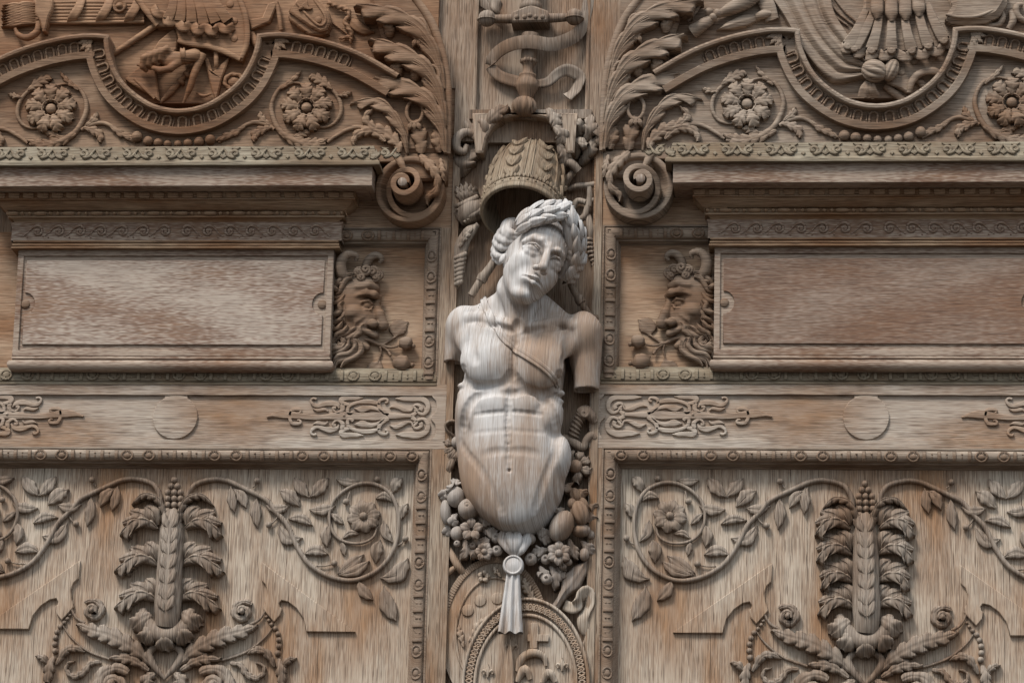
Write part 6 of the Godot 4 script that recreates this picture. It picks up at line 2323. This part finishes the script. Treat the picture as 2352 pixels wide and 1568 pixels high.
func trophies() -> void:
	var t := thing("trophy_board", "dark oak boards behind the carved fasces and pelta shield above the pediment", "board", Vector3(-800, 600, 0))
	slab("board", Vector3(-1460, 560, -30), Vector3(-204.5, 742, 58), M.dark, t)
	slab("board", Vector3(-1460, 742.8, -30), Vector3(-204.5, 1000, 58.4), M.dark, t)
	var t2 := mirrored(t, "brown oak boards behind the carved drapery and battle skirt above the pediment", 18.0, 5.0)
	for c in t2.get_children():
		c.material_override = M.pediment_grey
	var m: Material = M.dark
	# ---- left group
	t = thing("fasces", "carved bundle of rods bound with straps, lying behind the pelta shield", "fasces", at("A", 800, 200, 58))
	for k in 7:
		bar(t, "rod", "A", [300, 22 + k * 30, 66, 800, 20 + k * 30, 70, 1290, 26 + k * 28, 68], [5.0], m, 1.0, 30, 8)
	for k in 9:
		acleaf(t, "A", [330, 30 + k * 22, 66, 200, 34 + k * 22, 74, 20 - 6 * (k % 3), 50 + k * 24, 68], [4, 7, 1], 2, m, 58, "reed_tip")
	for x in [680, 935, 1190]:
		var g := Geo.new()
		ribbon(g, smooth(pz("A", [x + 50, -20, 74, x + 20, 70, 82, x - 30, 150, 80, x - 50, 210, 66]), 16), [Vector3(1, 0.2, 0)], [10, 11, 10], 2)
		part("strap", g, m, t)
	t = thing("buckle_hook", "carved pointed buckle with hook hanging over the fasces reeds", "buckle", at("A", 385, 300, 58))
	slabp(t, "plate", "A", [310, -40, 460, -40, 462, 80, 430, 140, 402, 275, 372, 275, 350, 180, 308, 110], 58, 92, m, 3)
	bar(t, "hook", "A", [345, 200, 76, 330, 280, 78, 250, 335, 78, 165, 315, 76, 130, 255, 74], [8, 9, 9, 7, 4], m)
	t = thing("scroll_roll", "small carved rolled disc lying on the bundled rods", "roll", at("A", 1065, 50, 70))
	var g := Geo.new()
	var c := at("A", 1065, 48, 80)
	lathe(g, c + Vector3(0, 0, -16), Vector3(0, 0, 1), [[17, 0], [17, 14], [15, 18], [10, 14], [8, 15], [6, 20], [0.1, 21]], 26)
	part("disc", g, m, t)
	t = thing("pole", "carved pole running slanting behind the pelta shield, above the fist", "pole", at("A", 985, 500, 58))
	bar(t, "shaft", "A", [960, 520, 64, 1180, 370, 68, 1420, 210, 66], [7, 7.5, 8], m)
	t = thing("pelta_shield", "carved crescent pelta shield with rivets and raised edge, above the fist", "shield", at("A", 1950, 450, 58))
	slabp(t, "board", "A", [1200, -60, 1290, 80, 1400, 235, 1560, 240, 1590, 330, 1590, 372, 1720, 405, 1850, 420, 1990, 465, 2168, 545, 2222, 400, 2232, 270, 2210, 120, 2150, -60], 58, 84, m, 3)
	bar(t, "edge_band", "A", [1590, 365, 84, 1720, 395, 86, 1850, 412, 86, 1990, 455, 86, 2150, 530, 84], [6, 7, 7, 7, 6], m, 0.6)
	bar(t, "edge_band", "A", [2160, 520, 84, 2205, 400, 86, 2212, 270, 86, 2190, 120, 86, 2130, -40, 84], [6, 7, 7, 7, 6], m, 0.6)
	bar(t, "edge_band", "A", [1215, -40, 84, 1300, 90, 86, 1410, 225, 84], [7, 7, 7], m, 0.6)
	for q in [[1765, 315], [1932, 322], [2096, 345], [2096, 190], [2060, 40]]:
		rivet(t, "A", q[0], q[1], 83, 9.5, m)
	t = thing("battle_skirt", "carved pleated skirt with short frilled hem lying over the pelta shield", "skirt", at("A", 1750, 280, 84))
	for k in 6:
		g = Geo.new()
		strap(g, smooth(pz("A", [1560 + k * 62, -60, 92, 1540 + k * 85, 80, 98, 1500 + k * 108, 215 - absi(k - 3) * 14, 94]), 14), [9, 11, 13], 4, 70, 2)
		part("pleat", g, m, t)
	g = Geo.new()
	ribbon(g, smooth(pz("A", [1370, 60, 86, 1400, 120, 96, 1470, 140, 88, 1500, 200, 98, 1580, 190, 90, 1640, 250, 100, 1720, 220, 92, 1770, 280, 102, 1840, 245, 94, 1900, 290, 102, 1960, 240, 92, 2020, 270, 98, 2090, 235, 88]), 60), [Vector3(0.3, 1, 0)], [10, 11, 10], 2.5)
	part("frill", g, m, t)
	t = thing("bellows", "carved wedge-shaped bellows board beneath the fist", "bellows", at("A", 1350, 800, 58))
	slabp(t, "board", "A", [1112, 702, 1290, 560, 1420, 360, 1560, 245, 1590, 330, 1580, 440, 1390, 620, 1425, 900, 1390, 880, 1240, 790], 58, 76, m, 3)
	bar(t, "slot", "A", [1200, 705, 76, 1290, 790, 77, 1380, 880, 76], [3, 4, 3], m, 0.5)
	t = thing("fist", "carved clenched hand gripping a handle, in front of the bellows board", "hand", at("A", 1480, 620, 76))
	var s := Sdf.new()
	s.ell(at("A", 1540, 540, 92), Vector3(24, 22, 14), 4)
	s.cap(at("A", 1580, 530, 90), at("A", 1740, 500, 84), 15, 17, 8)
	for k in 4:
		var fx := 1480.0 - k * 52.0
		var fy := 425.0 + k * 18.0
		s.chain(pz("A", [fx + 60, fy + 60, 96, fx + 10, fy + 10, 106, fx - 40, fy + 40, 108, fx - 50, fy + 100 + k * 6, 102, fx - 20, fy + 130 + k * 6, 94]), [7.5, 8, 7.5, 7, 6], 2.5)
	s.chain(pz("A", [1590, 560, 96, 1520, 615, 104, 1440, 630, 106, 1375, 610, 104]), [10, 9, 8, 6], 3)
	g = Geo.new()
	s.mesh_into(g, at("A", 1250, 700, 100) + Vector3(-5, -5, -40), at("A", 1780, 380, 100) + Vector3(5, 5, 30), 2.2)
	part("palm_and_fingers", g, m, t)
	g = Geo.new()
	lathe(g, at("A", 1640, 505, 88), Vector3(1, 0.15, -0.1), [[17, -6], [21, -4], [18, 0], [21, 4], [17, 6]], 20)
	part("cuff", g, m, t)
	bar(t, "handle", "A", [1225, 580, 92, 1300, 590, 94, 1360, 610, 92], [3, 7, 6], m)
	t = thing("compass", "carved pair of dividers with pointed legs, below the pelta shield", "dividers", at("A", 1800, 900, 58))
	bar(t, "leg", "A", [1815, 480, 84, 1740, 650, 84, 1700, 780, 80, 1640, 920, 70], [10, 9, 8, 3], m, 0.8)
	slabp(t, "leg", "A", [1815, 500, 1860, 520, 1900, 640, 1950, 600, 2055, 500, 1985, 700, 1940, 890, 1925, 880, 1895, 820, 1850, 620], 58, 74, m, 3)
	bar(t, "leg", "A", [1935, 460, 76, 1935, 560, 78, 1935, 600, 74], [6, 6, 5], m, 0.8)
	bar(t, "cord", "A", [1760, 830, 66, 1820, 860, 68, 1890, 840, 66], [3, 4, 3], m)
	t = thing("baluster_rod", "carved slender ringed rod between bellows board and dividers", "rod", at("A", 1500, 900, 58))
	bar(t, "shaft", "A", [1430, 920, 62, 1530, 820, 64, 1620, 720, 66, 1700, 610, 64], [4, 8, 6, 5], m)
	for q in [[1620, 735], [1670, 670]]:
		g = Geo.new()
		lathe(g, at("A", q[0], q[1], 66), Vector3(0.65, 0.75, 0), [[8, -5], [10.5, -3], [10.5, 2], [8, 5]], 14)
		part("ring", g, m, t)
	t = thing("wreath_ring", "small carved rope ring beside the dividers", "ring", at("A", 2090, 720, 58))
	g = Geo.new()
	tube(g, oval(at("A", 2095, 730, 66), 22, 18, 0, TAU, 40), [5], 1.0, 8, 0.6)
	bead(g, at("A", 2095, 730, 62), Vector3(16, 13, 6), 6, 14)
	part("rope", g, m, t)
	t = thing("standard_pole", "carved angular standard and pole beside the rim peak of the scoop", "standard", at("B", 330, 250, 58))
	slabp(t, "bracket", "B", [210, 170, 330, 150, 380, 30, 470, 0, 455, 60, 400, 190, 230, 265], 58, 76, m, 3)
	bar(t, "pole", "B", [465, 40, 70, 485, 150, 70, 500, 270, 68], [5, 5.5, 5.5], m)
	bar(t, "sash", "B", [240, 290, 64, 280, 400, 70, 340, 440, 66, 380, 380, 62], [6, 9, 8, 3], m)
	t = thing("shell_box", "carved rounded case with shell and rivet, slanting over the boards beside the acanthus bracket", "case", at("B", 760, 280, 58))
	slabp(t, "case", "B", [565, 95, 640, -10, 780, -60, 870, 20, 925, 90, 945, 185, 915, 262, 850, 282, 760, 235], 58, 96, m, 4)
	slabp(t, "case_side", "B", [560, 100, 565, 165, 740, 300, 850, 315, 925, 290, 915, 255, 850, 275, 760, 228], 58, 84, m, 3)
	bar(t, "border", "B", [640, 30, 96, 770, 170, 98, 850, 230, 98, 895, 200, 98, 890, 130, 98, 800, 0, 96], [3], m, 0.8)
	rivet(t, "B", 835, 178, 96, 8.5, m)
	for k in 6:
		acleaf(t, "B", [730, 10, 96, 700 + k * 14 - 30, 60 + 8 * absi(3 - k), 99, 670 + k * 24 - 10, 90 - 6 * absi(3 - k), 97], [2, 4.5, 2], 2, m, 90, "shell_flute")
	t = thing("rope", "carved twisted rope hanging between shell case and acanthus bracket", "rope", at("B", 1130, 400, 58))
	bar(t, "strand", "B", [920, 20, 66, 1010, 60, 68, 1100, 90, 70, 1105, 150, 70, 1075, 190, 68, 1110, 260, 68, 1130, 320, 66, 1020, 345, 64], [5, 6, 6, 5, 6, 6, 5, 3], m, 1.0, 60, 8, 0.55)
	bar(t, "strand", "B", [1130, 300, 64, 1128, 350, 66, 1125, 390, 64], [4, 5, 3], m, 1.0, 16, 8, 0.55)
	bar(t, "cord", "B", [945, 190, 62, 1010, 240, 63, 1090, 300, 62], [2.5, 2.5, 2], m)
	t = thing("spear_leaf", "carved lance blade lying behind the rope", "blade", at("B", 1250, 280, 58))
	g = Geo.new()
	leaf(g, smooth(pz("B", [1340, 290, 62, 1230, 260, 68, 1150, 200, 66, 1120, 150, 62]), 14), [2, 12, 14, 3], 4, -2.0, 56)
	part("blade", g, m, t)
	# ---- right group
	m = M.pediment_grey
	t = thing("drapery", "carved cloth hanging in long curved folds beside the battle skirt", "drapery", at("E", 500, 700, 58))
	var up := smooth(pz("E", [560, -120, 66, 600, 100, 80, 700, 280, 84, 800, 420, 84, 880, 560, 80]), 40)
	var lo := smooth(pz("E", [-60, -120, 62, 120, 120, 68, 330, 480, 70, 520, 700, 70, 640, 745, 70, 880, 690, 72]), 40)
	var o := PackedVector3Array()
	for i in 41:
		for j in 61:
			var f := j / 60.0
			var p := lo[i].lerp(up[i], f)
			var ph := f * 7.5 + 0.35 * sin(i * 0.12)
			p.z += 11.0 * pow(absf(sin(ph * PI * 0.5 + 0.3)), 0.7) + 3.0 * sin(ph * 5.1) * 0.4
			if j == 0 or j == 60:
				p.z = 56
			o.append(p)
	g = Geo.new()
	g.grid(o, 41, 61, false, false)
	part("folded_cloth", g, m, t)
	t = thing("knot", "carved cloth knot with hanging tails, beneath the frilled hem of the large battle skirt", "knot", at("E", 950, 870, 58))
	g = Geo.new()
	fluted(g, at("E", 955, 635, 96), Vector3(27, 30, 24), 9, 0.2, Basis(Vector3(0, 0, 1), 1.2))
	part("knot_loop", g, m, t)
	g = Geo.new()
	fluted(g, at("E", 1105, 630, 90), Vector3(18, 28, 20), 8, 0.2, Basis(Vector3(0, 0, 1), -0.4))
	part("knot_loop", g, m, t)
	for k in 3:
		g = Geo.new()
		ribbon(g, smooth(pz("E", [900 + k * 14, 740, 84, 860 + k * 40, 800, 84 + k * 3, 850 + k * 60, 870, 78]), 14), [Vector3(1, 0.2, 0.2)], [7, 9, 11], 3)
		part("tail", g, m, t)
	t = thing("battle_skirt", "large carved skirt of hanging leather tabs with frilled hem beside the drapery folds", "skirt", at("E", 1150, 500, 80))
	slabp(t, "waist", "E", [870, -120, 1260, -120, 1400, 60, 1560, 330, 1640, 420, 1150, 480, 680, 430, 850, 160], 56, 92, m, 6)
	var tops := [[880, 150, 720, 400], [950, 160, 780, 420], [1010, 170, 930, 440], [1110, 180, 1110, 440], [1220, 180, 1290, 440], [1340, 120, 1440, 400], [1430, 90, 1580, 350]]
	for k in tops.size():
		var q: Array = tops[k]
		g = Geo.new()
		strap(g, smooth(pz("E", [q[0], q[1] - 60, 98, (q[0] + q[2]) * 0.5, (q[1] + q[3]) * 0.5, 106, q[2], q[3], 102]), 16), [8, 11, 14], 4, 84, 2.5)
		part("leather_tab", g, m, t)
		g = Geo.new()
		var e := at("E", q[2], q[3] + 6, 104)
		lathe(g, e + Vector3(0, 0, -6), Vector3(0, 0, 1), [[11, 0], [10.5, 7], [8, 9], [7, 8], [0.1, 10]], 18)
		part("tab_end", g, m, t)
	for q in [[980, 100], [1110, 120], [1235, 115], [1355, 80]]:
		g = Geo.new()
		leaf(g, smooth(pz("E", [q[0], q[1] - 130, 100, q[0], q[1] - 20, 110, q[0] + 4, q[1] + 70, 106]), 12), [14, 15, 15, 6], 5, 0.0, 90)
		part("scallop", g, m, t)
	g = Geo.new()
	ribbon(g, smooth(pz("E", [660, 405, 86, 700, 450, 98, 770, 430, 90, 800, 490, 100, 880, 460, 90, 900, 515, 102, 990, 470, 92, 1040, 510, 104, 1130, 470, 92, 1240, 515, 104, 1300, 465, 92, 1390, 500, 104, 1450, 450, 92, 1530, 470, 100, 1580, 400, 90, 1640, 400, 96]), 80), [Vector3(0, 1, 0)], [9, 11, 11], 2.5)
	part("frill", g, m, t)
	t = thing("pelta_shield", "carved crescent shield with rivets behind the cloth knot, its edge cut round a wheel", "shield", at("E", 1300, 800, 58))
	slabp(t, "board", "E", [1660, 380, 1652, 540, 1600, 640, 1560, 668, 1500, 642, 1430, 640, 1350, 670, 1300, 730, 1272, 838, 1190, 790, 1060, 740, 1120, 500, 1400, 440], 56, 80, m, 3)
	bar(t, "edge_band", "E", [1560, 660, 80, 1490, 635, 84, 1410, 640, 84, 1330, 680, 84, 1285, 750, 84, 1270, 830, 80], [7, 9, 9, 9, 8, 6], m, 0.7)
	for q in [[1310, 542], [1480, 512], [1200, 640]]:
		rivet(t, "E", q[0], q[1], 79, 11, m)
	t = thing("spoked_wheel", "carved spokes showing in the round cut of the crescent shield", "wheel", at("E", 1350, 850, 58))
	bar(t, "spoke", "E", [1330, 700, 66, 1390, 760, 66, 1450, 810, 64], [8, 9, 8], m, 0.8)
	bar(t, "spoke", "E", [1050, 770, 66, 1130, 830, 66, 1220, 900, 64], [8, 9, 8], m, 0.8)
	t = thing("satchel", "carved rounded leather bag above the peak of the rim, beside the large battle skirt", "bag", at("E", 1850, 200, 58))
	slabp(t, "bag", "E", [1600, -100, 1660, 30, 1600, 120, 1590, 160, 1650, 195, 1800, 212, 1960, 190, 2080, 130, 2150, 20, 2150, -100], 56, 96, m, 12)
	bar(t, "flap_edge", "E", [1600, 130, 92, 1720, 150, 99, 1880, 145, 99, 2020, 90, 94], [3, 4, 4, 3], m)
	bar(t, "strap", "E", [1930, 225, 66, 2060, 225, 70, 2110, 160, 72, 2100, 100, 70], [5, 7, 7, 5], m)
	bar(t, "strap", "E", [2180, 100, 66, 2200, 180, 70, 2160, 260, 68], [8, 9, 7], m)
	bar(t, "strap", "E", [2280, 40, 66, 2230, 60, 70, 2240, 140, 70, 2320, 200, 66], [6, 8, 8, 6], m)
	t = thing("mace", "carved mace with ringed neck slanting above the acanthus bracket", "mace", at("D", 1000, 280, 58))
	bar(t, "head", "D", [1560, -90, 70, 1400, 20, 78, 1260, 90, 76, 1170, 130, 72], [16, 20, 17, 9], m)
	for q in [[1165, 120], [1125, 155], [1090, 110]]:
		g = Geo.new()
		bead(g, at("D", q[0], q[1], 76), Vector3(11, 11, 11), 8, 12)
		part("neck_ring", g, m, t)
	bar(t, "shaft", "D", [1110, 170, 72, 1020, 230, 76, 940, 285, 70], [12, 15, 17], m)
	bar(t, "bolt", "D", [1040, -20, 74, 980, 90, 76, 900, 190, 72], [4, 4.5, 4], m)
	t = thing("knife", "carved knife lying on top of the rim below the mace", "knife", at("D", 1300, 240, 58))
	g = Geo.new()
	leaf(g, smooth(pz("D", [1540, 150, 66, 1380, 190, 72, 1250, 235, 70, 1160, 272, 62]), 14), [8, 14, 10, 1], 4, -2.0, 56)
	part("blade", g, m, t)
	bar(t, "handle", "D", [1520, 150, 68, 1580, 130, 72, 1640, 120, 68], [9, 11, 8], m)
	g = Geo.new()
	ribbon(g, smooth(pz("D", [1560, -60, 66, 1620, 60, 70, 1660, 180, 66]), 12), [Vector3(1, 0, 0.2)], [16, 18, 16], 5)
	part("hanging_strap", g, m, t)
	for k in 3:
		bar(t, "cord", "E", [480 + k * 60, -20, 62, 560 + k * 70, 110, 63, 720 + k * 60, 230, 62], [3, 3, 2.5], m)

# hand-cut repeats are never quite alike: turn and size each small piece of a copy a little
func unlike(o: Node, amount: float) -> void:
	if o is MeshInstance3D:
		for w in ["leaf", "berry", "petal", "frond", "bead", "hair", "grape", "curl", "vein"]:
			if String(o.name).begins_with(w) and o.mesh.get_aabb().size.length() < 0.3:
				var c: Vector3 = o.mesh.get_aabb().get_center()
				var j := noise.get_noise_2d(c.x * 9100.0, c.y * 8700.0) * amount
				var k := noise.get_noise_2d(c.y * 7300.0 + 50.0, c.x * 9900.0) * amount
				var bs := Basis(Vector3(0, 0, 1), j * 0.5).scaled(Vector3(1.0 + k * 0.25, 1.0 - j * 0.2, 1.0 + k * 0.5))
				if o.transform == Transform3D():
					o.transform = Transform3D(bs, c - bs * c)
				break
	for q in o.get_children():
		unlike(q, amount)

func recolour(o: Node, from: Material, to: Material) -> void:
	if o is MeshInstance3D and o.material_override == from:
		o.material_override = to
	for c in o.get_children():
		recolour(c, from, to)

func _ready() -> void:
	survey()
	var cam := Camera3D.new()
	cam.name = "camera"
	cam.projection = Camera3D.PROJECTION_PERSPECTIVE
	cam.fov = rad_to_deg(2.0 * atan(784.0 / 8000.0))
	cam.near = 0.1
	cam.far = 60.0
	cam.transform = Transform3D(Basis(cam_r, cam_u, -cam_f), cam_pos * MM)
	add_child(cam)
	cam.current = true
	var env := Environment.new()
	env.background_mode = Environment.BG_SKY
	var sky := Sky.new()
	var sm := ProceduralSkyMaterial.new()
	sm.sky_top_color = Color(0.90, 0.95, 1.0)
	sm.sky_horizon_color = Color(0.48, 0.50, 0.52)
	sm.sky_curve = 0.9
	sm.ground_bottom_color = Color(0.25, 0.235, 0.22)
	sm.ground_horizon_color = Color(0.30, 0.285, 0.27)
	sm.ground_curve = 0.1
	sm.sun_angle_max = 1.0
	sky.sky_material = sm
	env.sky = sky
	env.tonemap_mode = Environment.TONE_MAPPER_LINEAR
	env.tonemap_exposure = 2.6
	env.sdfgi_enabled = true
	env.ssao_enabled = true
	env.ssil_enabled = true
	var we := WorldEnvironment.new()
	we.name = "world_environment"
	we.environment = env
	add_child(we)
	var sun := DirectionalLight3D.new()
	sun.name = "sun"
	sun.light_energy = 0.46
	sun.light_angular_distance = 18.0
	sun.light_color = Color(1.0, 0.98, 0.96)
	sun.shadow_enabled = true
	sun.look_at_from_position(Vector3(-2.0, 5.0, 3.2), Vector3.ZERO)
	add_child(sun)
	noise.seed = 5
	noise.frequency = 0.03
	make_materials()
	make_motifs()
	var T0 := Time.get_ticks_msec()
	# joinery
	var left := door_leaf()
	vine(left)
	set_squares(left)
	var right := mirrored(left, "right leaf of the carved oak double door, with its reddish blank tablet", 4.0, 5.0)
	unlike(right, 0.5)
	centre_post()
	var pd := pediment()
	rosette_scrolls(pd)
	var pd2 := mirrored(pd, "swan-necked oak pediment and cornice over the reddish tablet, beneath the pleated battle skirt", 18.0, 5.0)
	recolour(pd2, M.pediment, M.pediment_grey)
	unlike(pd2, 0.5)
	var tb := tablet()
	var tb2 := mirrored(tb, "blank tablet of reddish brown oak, beside the satyr facing left", 16.0, 5.0)
	for c in tb2.get_children():
		if String(c.name).begins_with("field"):
			c.material_override = M.tablet_red
	print("joinery ", Time.get_ticks_msec() - T0)
	# carvings on the leaves
	var br := bracket()
	var br2 := mirrored(br, "tall acanthus bracket ending in a boldly rolled volute, beside the reddish tablet's cornice", 17.0, 7.0)
	recolour(br2, M.pediment, M.pediment_grey)
	palm(PALM_AX, [[410.0, 0.0], [670.0, 40.0], [930.0, 40.0]], "carved palm stem with three pairs of fronds, grapes above, in the left leaf", 0.0)
	palm(-PALM_AX + 2.0, [[380.0, -20.0], [560.0, -20.0], [755.0, -40.0], [935.0, -10.0]], "carved palm stem with four pairs of fronds, grapes above, in the right leaf", -2.0 * PALM_AX + 2.0)
	var sa := satyr()
	var sb := mirrored(sa, "carved horned satyr head in profile facing left, with a fruiting twig in its mouth", 12.0, 5.0)
	unlike(sb, 0.35)
	print("leaf carvings ", Time.get_ticks_msec() - T0)
	trophies()
	# the centre post
	figure()
	tiara()
	sceptre()
	post_trophies()
	garland()
	shields()
	print("built in ", Time.get_ticks_msec() - T0)
